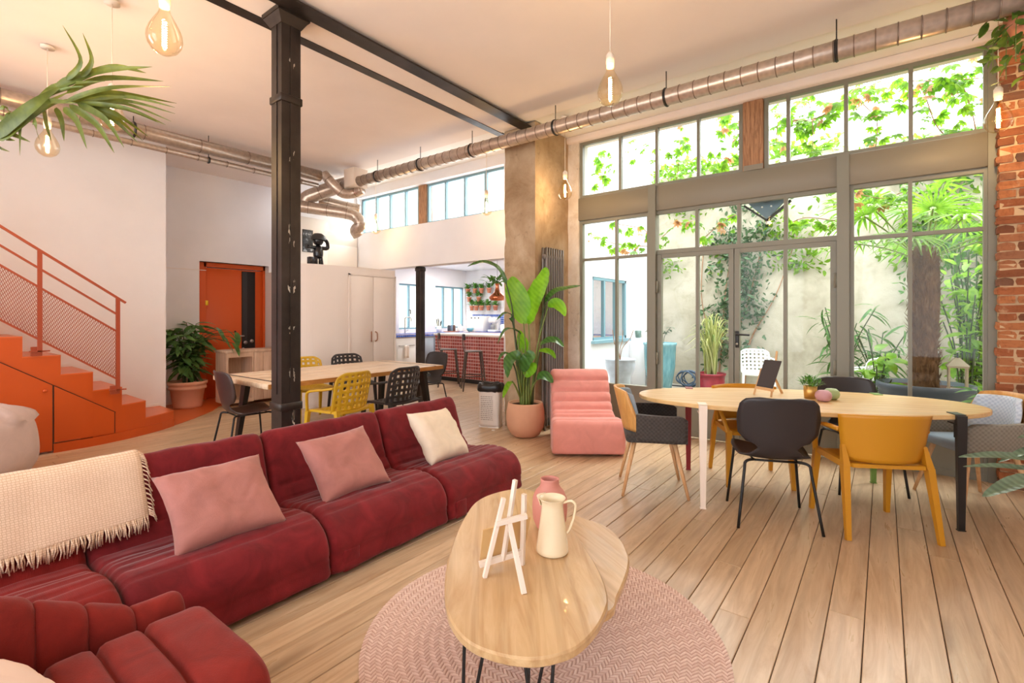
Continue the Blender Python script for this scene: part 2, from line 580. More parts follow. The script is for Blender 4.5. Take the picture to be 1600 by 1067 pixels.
# ---- kitchen shell
struct('wall_kitchen_left', MB().box(-9.2, -9.0, 5.85, 9.9, 0, 1.09).box(-9.2, -9.0, 5.85, 9.9, 2.17, 2.75).box(-9.2, -9.0, 5.85, 7.5, 1.09, 2.17)
       .box(-9.2, -9.0, 8.24, 8.66, 1.09, 2.17).box(-9.2, -9.0, 9.74, 9.9, 1.09, 2.17), M['wall'])
struct('wall_kitchen_back', MB().box(-9.2, -4.0, 9.8, 10.0, 0, 2.75), M['wall'])
struct('ceiling', MB().box(-9.2, -4.0, 5.86, 9.8, 2.62, 2.75), M['wall'])
YC0, YC1 = 7.47, 8.86
struct('wall_courtyard', MB().box(-4.2, -3.95, 5.85, YC0, -0.1, 4.4).box(-4.2, -3.95, YC1, 10.4, -0.1, 4.4)
       .box(-4.2, -3.95, YC0, YC1, -0.1, 0.98).box(-4.2, -3.95, YC0, YC1, 2.08, 4.4), M['wall'])

struct('trim_17', MB().box(-3.3, 3.2, 5.98, 6.22, 3.80, 3.86), M['reveal'])
# ---- unseen rest of room; right wall and back openings put in to set fill
struct('wall_unseen_right', MB().box(2.6, 2.8, -2.6, 5.85, 0, CZ), M['wall'])
struct('wall_brick_return', MB().box(1.75, 2.6, 5.66, 5.85, 0, CZ), M['wall'])
struct('wall_unseen_back', MB().box(-8.0, 2.8, -2.8, -2.6, 0, 0.5).box(-8.0, 2.8, -2.8, -2.6, 3.4, CZ).box(-8.0, -6.4, -2.8, -2.6, 0.5, 3.4).box(-4.6, -3.4, -2.8, -2.6, 0.5, 3.4).box(-1.6, -0.4, -2.8, -2.6, 0.5, 3.4).box(1.6, 2.8, -2.8, -2.6, 0.5, 3.4), M['wall'])

# ---- structural column with collars, twin ceiling beams
def column(X, Y, wd, z1, collars, cap, name, label, cat):
    t = thing(name, label, cat, (X, Y, 0))
    h = wd / 2
    m = MB().box(-h, h, -h, h, 0, z1)
    m.box(-0.012, 0.012, -h - 0.006, -h, 0.8, z1 - 0.1).box(h, h + 0.006, -0.010, 0.014, 0.8, z1 - 0.1)
    m.build('shaft', M['steel'], t)
    for z in collars:
        MB().rbox(-h - 0.012, h + 0.012, -h - 0.012, h + 0.012, z - 0.03, z + 0.03, 0.006, 1).build('collar', M['steel'], t)
    if cap:
        q = MB(); a, b2 = h + 0.005, h + 0.045
        q.add([(-a, -a, z1 - 0.10), (a, -a, z1 - 0.10), (a, a, z1 - 0.10), (-a, a, z1 - 0.10), (-b2, -b2, z1 - 0.035), (b2, -b2, z1 - 0.035), (b2, b2, z1 - 0.035), (-b2, b2, z1 - 0.035)],
              [(3, 2, 1, 0), (0, 1, 5, 4), (1, 2, 6, 5), (2, 3, 7, 6), (3, 0, 4, 7), (4, 5, 6, 7)])
        q.box(-b2 - 0.006, b2 + 0.006, -b2 - 0.006, b2 + 0.006, z1 - 0.035, z1)
        q.build('capital', M['steel'], t)
    return t
col1 = column(-3.715, 1.978, 0.153, 3.735, (0.706, 3.07), True, 'steel_column', 'tall dark riveted steel column with scuffed paint behind the red sofa', 'column')
rs = random.Random(3)
sc = MB()
for z, big in ((3.33, 1), (2.62, 1.5), (2.06, 1.7), (1.98, 1.2), (1.66, 1.3), (1.60, 1.5), (1.28, 1.0), (1.24, .7), (0.96, 1.2), (0.92, 1.0), (0.64, 1.4), (0.60, 1.1)):
    for k in range(4):
        zz = z + rs.uniform(-0.03, 0.03); L = rs.uniform(0.010, 0.036) * big; ww = rs.uniform(0.003, 0.010) * big; yy = rs.uniform(-0.016, 0.022)
        sk_ = rs.uniform(-0.4, 0.4)
        p = [(0.0795, yy + ww * cos(a) * rs.uniform(0.3, 1.5) + sk_ * L * sin(a), zz + L * sin(a) * rs.uniform(0.4, 1.3)) for a in [2 * pi * i / 11 for i in range(11)]]
        sc.add(p, [tuple(range(11))])
for k in range(26):
    zz = rs.uniform(0.8, 1.9); sc.box(0.0770, 0.0795, 0.004, 0.004 + rs.uniform(0.001, 0.003), zz, zz + rs.uniform(0.01, 0.06))
sc.build('paint_scuff', M['scuff'], col1)
struct('trim_8', MB().box(-3.59, -3.44, -2.6, 5.0, 3.715, 3.731).box(-3.522, -3.508, -2.6, 5.0, 3.731, CZ + 0.01), M['steel'])
struct('trim_9', MB().box(-3.99, -3.887, -2.6, 5.0, 3.735, 3.751).box(-3.95, -3.93, -2.6, 5.0, 3.751, CZ + 0.01), M['steel'])
struct('trim_16', MB().box(-3.95, -3.57, -2.6, 4.9, 3.742, CZ + 0.01), M['ceil'])
column(-6.33, 5.74, 0.11, 2.245, (2.20,), False, 'steel_post', 'black steel post standing in the kitchen opening', 'post')

# ---- windows and courtyard doors
def pane(parent, x0, x1, z0, z1, y=WY):
    MB().box(x0, x1, y - 0.003, y + 0.003, z0, z1).build('pane', M['glass'], parent)
def vbar(parent, x, z0, z1, wd=0.034, d=0.05, y=WY, mat='frame'):
    MB().box(x - wd / 2, x + wd / 2, y - d / 2, y + d / 2, z0, z1).build('mullion', M[mat], parent)
def hbar(parent, x0, x1, z, wd=0.034, d=0.05, y=WY, mat='frame', name='rail'):
    MB().box(x0, x1, y - d / 2, y + d / 2, z - wd / 2, z + wd / 2).build(name, M[mat], parent)
def light_row(name, xs, z0, z1, mat='frame', y=WY, end=0.04, wd=0.034):
    t = struct(name, None, None)
    hbar(t, xs[0], xs[-1], z0 + end / 2, end, 0.05, y, mat)
    hbar(t, xs[0], xs[-1], z1 - end / 2, end, 0.05, y, mat)
    for k, x in enumerate(xs):
        ww = end if k in (0, len(xs) - 1) else wd
        xx = x + (end / 2 if k == 0 else -end / 2 if k == len(xs) - 1 else 0)
        vbar(t, xx, z0 + end, z1 - end, ww, 0.056, y, mat)
    for a, b_ in zip(xs[:-1], xs[1:]): pane(t, a + 0.01, b_ - 0.01, z0 + 0.01, z1 - 0.01, y)
    return t
light_row('window_1', [-3.215, -2.644, -2.172, -1.684, -1.215], 2.955, 3.70)
light_row('window_2', [-1.005, -0.783, -0.291, 0.197, 0.715], 2.955, 3.70)
light_row('window_3', [-7.955, -7.516, -7.129, -6.71, -6.345], 2.955, 3.63, 'bframe')
light_row('window_4', [-6.145, -5.716, -5.29, -4.864, -4.43], 2.955, 3.63, 'bframe')
struct('trim_10', MB().rbox(-1.21, -1.01, 5.70, 5.86, 2.95, 3.70, 0.012), M['timber'])
struct('trim_11', MB().rbox(-6.34, -6.15, 5.70, 5.86, 2.95, 3.63, 0.012), M['timber'])
MBp = MB().box(-1.20, -1.01, 5.69, 5.70, 2.955, 3.01)
struct('trim_12', MBp, M['beam'])
# transom beam and two posts
struct('trim_13', MB().rbox(-3.225, 0.70, 5.695, 5.82, 2.66, 2.955, 0.006, 1), M['beam'])
struct('trim_14', MB().box(-2.255, -2.165, 5.672, 5.80, 0, 2.965), M['frame'])
struct('trim_15', MB().box(-0.362, -0.262, 5.672, 5.80, 0, 2.965), M['frame'])
def fixed(name, x0, x1, xm):
    t = struct(name, None, None)
    for xx in (x0 + 0.02, x1 - 0.02): vbar(t, xx, 0.04, 2.66, 0.04, 0.06)
    vbar(t, xm, 0.54, 2.62, 0.03, 0.05)
    hbar(t, x0, x1, 2.64, 0.04, 0.056); hbar(t, x0, x1, 2.145, 0.034, 0.052); hbar(t, x0, x1, 0.52, 0.05, 0.07); hbar(t, x0, x1, 0.03, 0.06, 0.07)
    MB().box(x0 + 0.02, x1 - 0.02, WY - 0.02, WY + 0.02, 0.05, 0.50).build('kick_panel', M['frame'], t)
    for a, b_ in ((x0 + .03, xm - .01), (xm + .01, x1 - .03)):
        pane(t, a, b_, 2.155, 2.63); pane(t, a, b_, 0.54, 2.135)
fixed('window_5', -3.215, -2.25, -2.697)
fixed('window_6', -0.267, 0.715, 0.192)
t = struct('window_7', None, None)                       # lights above the doors
hbar(t, -2.165, -0.36, 2.64, 0.04, 0.056); hbar(t, -2.165, -0.36, 2.165, 0.05, 0.06)
xs = [-2.165, -1.70, -1.255, -0.806, -0.36]
for x in xs[1:-1]: vbar(t, x, 2.19, 2.62, 0.036, 0.05)
for a, b_ in zip(xs[:-1], xs[1:]): pane(t, a + .01, b_ - .01, 2.18, 2.63)
def leaf_door(name, x0, x1, xm):
    t = struct(name, None, None)
    for xx in (x0 + 0.025, x1 - 0.025): MB().box(xx - .025, xx + .025, WY - 0.04, WY + 0.02, 0.02, 2.13).build('stile', M['frame'], t)
    hbar(t, x0, x1, 2.115, 0.045, 0.056); hbar(t, x0, x1, 0.05, 0.07, 0.056); hbar(t, x0, x1, 0.52, 0.045, 0.056)
    vbar(t, xm, 0.54, 2.10, 0.034, 0.05)
    MB().box(x0 + .04, x1 - .04, WY - .015, WY + .015, 0.08, 0.50).build('kick_panel', M['frame'], t)
    pane(t, x0 + .045, xm - .01, 0.54, 2.10); pane(t, xm + .01, x1 - .045, 0.54, 2.10)
    return t
dl = leaf_door('door_1', -2.16, -1.305, -1.695)
dr = leaf_door('door_2', -1.295, -0.367, -0.81)
for xx, par in ((-2.15, dl), (-0.375, dr)):
    for z in (0.9, 1.75):
        MB().tube([(xx, 5.69, z - 0.07), (xx, 5.69, z + 0.07)], 0.014, 10).build('hinge', M['frame'], par)
hd = MB().rbox(-1.285, -1.245, 5.695, 5.72, 1.06, 1.24, 0.008).build('handle_plate', M['black'], dr)
MB().tube(smooth_path([(-1.265, 5.70, 1.205), (-1.265, 5.655, 1.205), (-1.24, 5.645, 1.205), (-1.13, 5.645, 1.20)], 5), 0.011, 10).build('lever', M['black'], hd)
MB().tube([(-1.265, 5.70, 1.10), (-1.265, 5.685, 1.10)], 0.012, 12).build('key_cylinder', M['chrome'], hd)

struct('trim_18', MB().box(0.70, 0.775, 5.705, 5.80, 0, 3.78), M['frame'])
# ---- brick pier on the right of the glazing, every brick a part
mortar = plain('lime_mortar', (206, 176, 140), 0.95, 0, 0.1, 0.15, 12, 0.6, 40)
def brickmat():
    m = NT('old_brick')
    rnd = m.n('ShaderNodeObjectInfo').outputs['Random']
    v = m.coord('Object', (1, 1, 1), rnd)
    col = m.ramp(rnd, [(0, (110, 72, 54)), (0.35, (164, 98, 64)), (0.6, (180, 116, 76)), (0.85, (156, 106, 78)), (1, (100, 76, 64))])
    f = m.noise(v, 26, 5, 0.7)
    col = m.mix(m.ramp(f, [(0.3, (0.55, 0.55, 0.55, 1)), (0.5, (0, 0, 0, 1))]), col, lin((110, 62, 42)))
    f2 = m.noise(v, 14, 4, 0.6)
    col = m.mix(m.ramp(f2, [(0.6, (0, 0, 0, 1)), (0.75, (0.6, 0.6, 0.6, 1))]), col, lin((214, 176, 140)))
    return m.done(m.bsdf(col, 0.9, 0, 0.15, f, 0.5, 0.01))
M['brick'] = brickmat()
pier = struct('wall_brick', MB().box(0.755, 1.75, 5.588, 6.0, 0, CZ + .1), mortar)
bme = []
for k in range(5):
    bm = bmesh.new(); bmesh.ops.create_cube(bm, size=1)
    bmesh.ops.subdivide_edges(bm, edges=[e for e in bm.edges], cuts=1, use_grid_fill=True)
    for q in bm.verts:
        n = V((noise.noise(V((q.co.x * 3 + k * 9, q.co.y * 3, q.co.z * 3))), noise.noise(V((q.co.x * 3, q.co.y * 3 + k * 7, q.co.z * 3 + 5))), noise.noise(V((q.co.x * 3 + 4, q.co.y * 3, q.co.z * 3 + k)))))
        r = 0.93 if abs(q.co.x) + abs(q.co.y) + abs(q.co.z) > 1.4 else 1.0
        q.co = V((q.co.x * 0.208 * r, q.co.y * 0.10, q.co.z * 0.060 * r)) + V((n.x * 0.012, n.y * 0.010, n.z * 0.009))
    mb = MB(); mb.bm(bm, None, False); bme.append(mb.mesh('brick', M['brick']))
rb = random.Random(5)
CH = 0.0713
for r in range(53):
    z = r * CH + CH / 2
    x = 0.742 + (0.0 if r % 2 else -0.0) + rb.uniform(-0.012, 0.012)
    first = True
    while x < 1.62:
        L = 0.208 if not (first and r % 2) else 0.10
        inst('brick', rb.choice(bme), pier, (x + L / 2, 5.625 + rb.uniform(-0.008, 0.012), z), (rb.uniform(-.02, .02), rb.uniform(-.02, .02), rb.choice((0, pi)) + rb.uniform(-.03, .03)), (L / 0.208, 1, 1))
        x += L + 0.012; first = False
# ================================================================== STAIRCASE
PTH = [(-2.6, -6.78), (1.25, -6.78), (1.45, -6.79), (1.65, -6.835), (1.8, -6.885), (2.0, -6.975), (2.2, -7.09), (2.38, -7.235)]
def pathx(y):
    for (a, xa), (b_, xb) in zip(PTH[:-1], PTH[1:]):
        if y <= b_: return xa + (xb - xa) * (y - a) / (b_ - a)
    return PTH[-1][1]
st = thing('staircase', 'bright orange staircase with mesh railing and cupboard doors beneath along the left wall', 'staircase', (-7.2, 1.0, 0))
so = V((7.2, -1.0, 0))
def sl(m): m.v = [tuple(V(p) + so) for p in m.v]; return m
YR = [2.37, 2.0, 1.745, 1.475, 1.212, 0.929] + [0.929 - 0.272 * k for k in range(1, 11)]
for k in range(1, 15):
    ya, yb = YR[k], YR[k - 1]
    n = 6
    out = [(pathx(ya + (yb - ya) * i / n), ya + (yb - ya) * i / n) for i in range(n + 1)]
    z = 0.2 * k
    sl(MB().prism([(-7.745, ya)] + out + [(-7.745, yb)], max(0, z - 0.62), z - 0.012)).build('step', M['orange'], st)
    sl(MB().prism([(-7.735, ya)] + [(x + 0.004, y) for x, y in out] + [(-7.735, yb + 0.006)], z - 0.012, z)).build('tread', M['orangef'], st)  # same orange as the steps, paler: reflected light is in the colour
sk = MB()
for k in range(1, 5): sk.prism([(-7.748, YR[k] - 0.2), (-7.73, YR[k] - 0.2), (-7.73, YR[k - 1]), (-7.748, YR[k - 1])], 0.2 * k - 0.05, 0.2 * k + 0.03)
sl(sk).build('skirting', M['wall'], st)
def skin(y0, y1, zlo, zhi, off, n=8):
    m = MB(); vs = []
    for i in range(n + 1):
        y = y0 + (y1 - y0) * i / n; x = pathx(y)
        for d in (off, -0.03):
            vs += [(x + d, y, zlo(y)), (x + d, y, zhi(y))]
    fs = []
    for i in range(n):
        a, b_ = i * 4, (i + 1) * 4
        fs += [(a, b_, b_ + 1, a + 1), (a + 1, b_ + 1, b_ + 3, a + 3), (a + 2, a, b_, b_ + 2) if False else (b_ + 2, b_, a, a + 2)]
    fs += [(0, 1, 3, 2), (n * 4 + 2, n * 4 + 3, n * 4 + 1, n * 4)]
    return m.add(vs, fs)
dg = lambda y: 0.95 - (y - 0.775) * 0.693
sl(skin(0.0, 1.147, lambda y: 0.025, dg, 0.010)).build('cupboard_door', M['orange'], st)
sl(MB().lathe([(0.0, 0.04), (0.012, 0.04), (0.018, 0.032), (0.012, 0.015), (0.009, 0.0)][::-1], 12, T(-6.77, 1.085, 0.645) @ Matrix.Rotation(pi / 2, 4, 'Y'))).build('knob', M['orange'], st)
sl(skin(1.160, 1.668, lambda y: 0.105, dg, 0.010)).build('cupboard_panel', M['orange'], st)
sl(skin(-0.6, 1.68, lambda y: dg(y) + 0.001, lambda y: dg(y) + 0.009, 0.0108, 16)).build('joint_shade', M['joint'], st)  # dark strips laid proud, painting the shade of the gaps between panels
sl(skin(1.148, 1.157, lambda y: 0.03, dg, 0.0108, 2)).build('joint_shade', M['joint'], st)
sl(skin(1.668, 1.675, lambda y: 0.10, dg, 0.0108, 2)).build('joint_shade', M['joint'], st)
sl(skin(1.155, 2.37, lambda y: 0.0, lambda y: 0.092, 0.016, 14)).build('plinth', M['orange'], st)
# railing
tz = lambda y: 1.600 - (y - 1.68) * 0.733
XR = -6.755
pr_ = MB()
for y in (1.05, 1.68, 0.42, -0.21, -0.84):
    q = MB().box(XR - 0.012, XR + 0.012, y - 0.018, y + 0.018, tz(y) - 1.03, tz(y))
    q.box(XR - 0.02, XR + 0.012, y - 0.075, y + 0.075, tz(y) - 1.02, tz(y) - 1.008)
    q.box(XR - 0.045, XR - 0.005, y - 0.06, y + 0.02, tz(y) - 1.06, tz(y) - 0.97)
    sl(q).build('post', M['orail'], st)
y0, y1 = -1.3, 1.70
for nm, off, hh in (('handrail', 0, 0.022), ('guard_rail', -0.185, 0.018), ('guard_rail', -0.375, 0.018), ('guard_rail', -0.90, 0.018)):
    sl(MB().beam((XR, y0, tz(y0) + off), (XR, y1 + (0.05 if off == 0 else -0.03), tz(y1 + (0.05 if off == 0 else -0.03)) + off), 0.03, hh)).build(nm, M['orail'], st)
mm = MB(); d = 0.022
zt, zb = -0.375, -0.90
n = int((1.68 + 0.9) / d)
for i in range(n):                                       # expanded-metal infill
    ya = -0.9 + i * d
    for sg in (1, -1):
        span = 0.26
        a, b_ = (ya, zb) if sg > 0 else (ya, zt), (ya + span, zt) if sg > 0 else (ya + span, zb)
        if b_[0] > 1.68:
            f = (1.68 - a[0]) / span; b_ = (1.68, a[1] + (b_[1] - a[1]) * f)
        mm.beam((XR, a[0], tz(a[0]) + a[1]), (XR, b_[0], tz(b_[0]) + b_[1]), 0.003, 0.0042)
stuff(sl(mm).build('mesh_infill', M['orail'], st))

# ================================================================== ENTRANCE
M['odoor'] = plain('orange_door_paint', (224, 96, 36), 0.42)
dr3 = struct('door_3', MB().rbox(-9.170, -9.120, 3.44, 4.42, 0.01, 2.22, 0.004, 1), M['odoor'])
MB().box(-9.190, -9.090, 3.29, 3.455, 0, 2.31).box(-9.190, -9.090, 4.405, 4.44, 0, 2.31).box(-9.190, -9.090, 3.42, 4.44, 2.235, 2.31).build('door_frame', M['odoor'], dr3)
MB().box(-9.120, -9.108, 4.04, 4.27, 0.02, 2.2).build('armour_strip', M['black'], dr3)
MB().box(-9.109, -9.105, 4.05, 4.13, 0.95, 2.19).build('cover_plate', plain('dark_slate', (50, 50, 54), 0.4), dr3)
for y, z in ((4.10, 0.93), (4.21, 0.95)):
    MB().lathe([(0.0, 0.02), (0.03, 0.02), (0.034, 0.0)][::-1], 16, T(-9.110, y, z) @ Matrix.Rotation(pi / 2, 4, 'Y')).build('lock_rose', M['chrome'], dr3)
MB().tube([(-9.100, 4.06, 1.05), (-9.065, 4.06, 1.05), (-9.065, 3.94, 1.05)], 0.012, 8).build('lever', M['chrome'], dr3)
MB().lathe([(0.0, 0.01), (0.022, 0.01), (0.022, 0.0)][::-1], 12, T(-9.110, 4.06, 0.82) @ Matrix.Rotation(pi / 2, 4, 'Y')).build('lock_rose', M['chrome'], dr3)
MB().lathe([(0.0, 0.01), (0.016, 0.01), (0.016, 0.0)][::-1], 12, T(-9.120, 3.93, 1.13) @ Matrix.Rotation(pi / 2, 4, 'Y')).build('peephole', M['black'], dr3)
tag(MB().rbox(-8.945, -8.925, 3.385, 3.425, 1.58, 1.66, 0.004).build('wall_button', plain('yellow_plastic', (238, 196, 40), 0.4)), 'small yellow button on the wall edge beside the orange door', 'button')

M['ash'] = wood('pale_ash', (226, 196, 170), (204, 170, 142), 'Z', 0.9, 0.5, False)
sb = thing('sideboard', 'pale ash sideboard with open niche in front of the orange door', 'sideboard', (-8.0, 3.32, 0))
m = MB().rbox(-0.40, 0.012, -0.012, 0.90, 0.83, 0.87, 0.003, 1)
m.build('top', M['ash'], sb)
MB().box(-0.38, -0.36, 0.0, 0.88, 0.05, 0.83).box(-0.36, 0, 0.0, 0.03, 0.05, 0.83).box(-0.36, 0, 0.38, 0.41, 0.05, 0.83).box(-0.36, 0, 0.86, 0.88, 0.05, 0.83).box(-0.36, 0, 0.03, 0.38, 0.76, 0.83).box(-0.36, 0, 0.03, 0.38, 0.05, 0.10).box(-0.36, -0.02, 0.03, 0.38, 0.40, 0.42).build('carcass', M['ash'], sb)
for k in range(3):
    MB().rbox(-0.02, 0.006, 0.415 + k * 0.15, 0.56 + k * 0.15, 0.06, 0.825, 0.003, 1).build('slatted_panel', M['ash'], sb)
MB().rbox(-0.012, 0.0, 0.395 - 0.36, 0.205, 0.11, 0.75, 0.002, 1).build('drawer_front', wood('grey_ash', (176, 146, 120), (150, 122, 98), 'Z', 1, .6, False), sb) if False else None

# double cupboard doors in the curved partition
cd = thing('cupboard', 'tall pale double-door cupboard with wooden pulls set in the curved partition', 'cupboard', (-6.85, 5.15, 0))
for y0_, y1_ in ((-0.44, -0.004), (0.004, 0.44)):
    d_ = MB().rbox(-0.002, 0.014, y0_, y1_, 0.04, 2.06, 0.004, 1).build('door', M['cab'], cd)
    s_ = 1 if y0_ > 0 else -1
    q = MB().tube(smooth_path([(0.014, s_ * 0.035, 0.98), (0.04, s_ * 0.055, 1.0), (0.045, s_ * 0.06, 1.06), (0.04, s_ * 0.055, 1.12), (0.014, s_ * 0.035, 1.14)], 4), 0.009, 8)
    q.build('pull', plain('walnut_pull', (150, 98, 62), 0.5), d_)
MB().box(-0.002, 0.02, -0.475, -0.445, 0.02, 2.09).box(-0.002, 0.02, 0.445, 0.475, 0.02, 2.09).box(-0.002, 0.02, -0.475, 0.475, 2.065, 2.095).build('door_frame', M['cab'], cd)

# white boxed cabinet, print and figurine on the ledge
wc = thing('wall_cabinet', 'white boxed cabinet above the ledge behind the black figurine', 'cabinet', (-7.85, 4.57, 2.2))
MB().rbox(-0.15, 0.15, -0.27, 0.27, 0.0, 0.55, 0.004, 1).build('lower_box', M['soffit'], wc)
MB().rbox(-0.15, 0.155, -0.27, 0.27, 0.556, 0.86, 0.004, 1).build('upper_box', M['soffit'], wc)
wp = thing('wall_cabinet', 'white flat panel cabinet in the niche under the bent silver duct', 'cabinet', (-7.98, 5.2, 2.2))
MB().rbox(-0.02, 0.06, -0.3, 0.40, 0.0, 0.50, 0.004, 1).build('lower_box', M['soffit'], wp)
MB().rbox(-0.02, 0.03, -0.3, 0.42, 0.505, 0.72, 0.004, 1).build('upper_box', M['soffit'], wp)
def printmat():
    m = NT('photo_print'); v = m.coord('Object', (9, 9, 9))
    f = m.noise(v, 1.3, 4, 0.6)
    return m.done(m.bsdf(m.ramp(f, [(0.4, (22, 24, 28)), (0.55, (70, 78, 88)), (0.66, (196, 206, 214))]), 0.4))
pa = thing('picture', 'small dark photographic print on the white cabinet by the black figurine', 'picture', (-7.685, 4.463, 2.48))
MB().box(-0.008, 0.008, -0.085, 0.085, 0.0, 0.36).build('print', printmat(), pa)
MB().box(-0.010, 0.010, -0.09, -0.084, 0, 0.36).box(-0.010, 0.010, 0.084, 0.09, 0, 0.36).box(-0.010, 0.010, -0.09, 0.09, -0.006, 0).box(-0.010, 0.010, -0.09, 0.09, 0.36, 0.366).build('frame', M['black'], pa)
# figurine: a round-helmeted toy figure, arm stretched out, one hand to the head
fg = thing('figurine', 'glossy black helmeted toy figurine saluting on the high ledge', 'figurine', (-7.15, 4.33, 2.20))
gb = plain('glossy_black', (26, 26, 30), 0.25)
m = MB()
m.tube([(0, -0.05, 0.0), (0, -0.045, 0.10), (0, -0.03, 0.17)], [0.042, 0.034, 0.04], 10)
m.tube([(0, 0.05, 0.0), (0, 0.045, 0.10), (0, 0.03, 0.17)], [0.042, 0.034, 0.04], 10)
m.tube(smooth_path([(0, 0, 0.14), (0, 0, 0.20), (0, 0, 0.28), (0, 0, 0.32)], 3), [0.07, 0.074, 0.076, 0.078, 0.078, 0.074, 0.07, 0.06, 0.045, 0.04], 12)
m.tube(smooth_path([(0, -0.06, 0.285), (0.02, -0.13, 0.28), (0.03, -0.20, 0.285)], 4), [0.032, 0.03, 0.028, 0.027, 0.026, 0.026, 0.028, 0.032, 0.03], 10)
m.tube(smooth_path([(0, 0.06, 0.285), (0.03, 0.14, 0.29), (0.05, 0.13, 0.37), (0.06, 0.09, 0.41)], 4), [0.032] * 6 + [0.028] * 7, 10)
m.build('body', gb, fg)
h = MB().lathe([(0.0, -0.08), (0.05, -0.07), (0.075, -0.035), (0.082, 0.0), (0.075, 0.035), (0.05, 0.065), (0, 0.075)], 16, T(0, 0, 0.40)).build('head', gb, fg)
MB().lathe([(0.125, 0.0), (0.122, 0.02), (0.105, 0.07), (0.06, 0.105), (0, 0.115), (0, 0.10), (0.095, 0.05), (0.115, 0.0)], 20, T(0, 0, 0.405)).build('helmet', plain('helmet_black', (52, 50, 52), 0.3), fg)
MB().rbox(-0.04, 0.04, -0.17, -0.075, 0.0, 0.13, 0.01).build('pack', gb, fg)

# ================================================================== DUCTS
def duct(name, label, pts, r, rings=None, group=None, clamps=(), n=20, rod=True):
    base = V(pts[0])
    t = thing(name, label, 'duct', base)
    P = [V(p) - base for p in pts]
    MB().tube(P, r, n).build('pipe', M['galv'], t)
    if rings:
        q = MB(); acc = 0; nxt = rings * 0.5
        for a, b_ in zip(P[:-1], P[1:]):
            L = (b_ - a).length; dd = (b_ - a).normalized()
            while nxt < acc + L:
                c = a + dd * (nxt - acc)
                q.tube([c - dd * 0.004, c + dd * 0.004], r + 0.004, n)
                nxt += rings
            acc += L
        q.build('seam_ring', M['ring'], t) if False else [None]
        acc = 0
        ringm = None
        nxt = rings * 0.5
        for a, b_ in zip(P[:-1], P[1:]):
            L = (b_ - a).length; dd = (b_ - a).normalized()
            while nxt < acc + L:
                c = a + dd * (nxt - acc)
                if ringm is None:
                    ringm = MB().tube([V((0, 0, -0.004)), V((0, 0, 0.004))], r + 0.004, n).mesh('seam_ring', M['ring'])
                inst('seam_ring', ringm, t, mat=T(*c) @ dd.to_track_quat('Z', 'Y').to_matrix().to_4x4())
                nxt += rings
            acc += L
    for c in clamps:
        c = V(c) - base
        i = min(range(len(P) - 1), key=lambda k: ((P[k] + P[k + 1]) / 2 - c).length)
        dd = (P[i + 1] - P[i]).normalized()
        k = MB().tube([c - dd * 0.012, c + dd * 0.012], r + 0.006, n)
        k.tube([c - dd * 0.004, c + dd * 0.004], r + 0.011, n)
        cl = k.build('clamp', M['black'], t)
        if rod: MB().tube([c + V((0, 0, r)), V((c.x, c.y, CZ - base.z))], 0.005, 6).build('hanger_rod', M['black'], cl)
    return t
DY, DZ, DR = 4.66, 3.51, 0.078
duct('duct', 'long silver spiral duct running under the ceiling above the big windows', [(-7.0, DY, DZ), (-4.0, DY, DZ), (-1.0, DY, DZ), (0.86, DY, DZ)], DR, 0.135, None,
     [(at_y(px, 150, DY).x, DY, DZ) for px in (590, 657, 738, 868, 1041, 1307)])
lx = -7.05
duct('duct', 'silver duct along the left wall behind the palm frond, the thicker of the two', [(lx, -2.5, 3.60), (lx, 4.3, 3.60)], 0.085, 0.6, None, [(lx, 1.9, 3.6), (lx, 0.2, 3.6)])
duct('duct', 'thin silver pipe hung just below the thick duct on the left wall', [(lx + 0.02, -2.5, 3.44), (lx + 0.02, 4.25, 3.44)], 0.035, 0.35, None, [(lx + 0.02, 2.7, 3.44)], 12)
def pxp(L): return smooth_path([at_d(*p) for p in L], 5)
duct('duct', 'short angled silver duct joining the wall duct to the window duct', pxp([(506, 272, 7.7), (522, 290, 7.7), (536, 302, 7.75), (552, 302, 7.8), (566, 296, 7.75)]), 0.075, 0.25)
duct('duct', 'large bent silver duct behind the white junction box', pxp([(474, 330, 8.0), (478, 312, 8.0), (492, 304, 8.0), (520, 294, 8.05), (546, 286, 8.15)]), 0.115, 0.3)
duct('duct', 'silver duct running across the niche to the clerestory end', pxp([(500, 312, 8.3), (520, 318, 8.35), (545, 324, 8.4), (562, 327, 8.45)]), 0.085, 0.3)
duct('duct', 'silver duct with downturned elbow ending above the niche panel', pxp([(466, 322, 7.9), (500, 327, 8.0), (535, 332, 8.05), (555, 338, 8.1), (563, 350, 8.1), (556, 360, 8.15), (560, 368, 8.2)]), 0.095, 0.3)
jb = thing('junction_box', 'pale square junction box where the silver ducts meet', 'box', at_d(556, 292, 7.75))
MB().rbox(-0.13, 0.13, -0.13, 0.13, -0.02, 0.27, 0.006, 1).build('housing', plain('pale_metal', (226, 208, 190), 0.5), jb)
MB().tube([(-0.36, 0.02, 0.1), (-0.13, 0.02, 0.1)], 0.07, 16).build('inlet', M['galv'], jb)

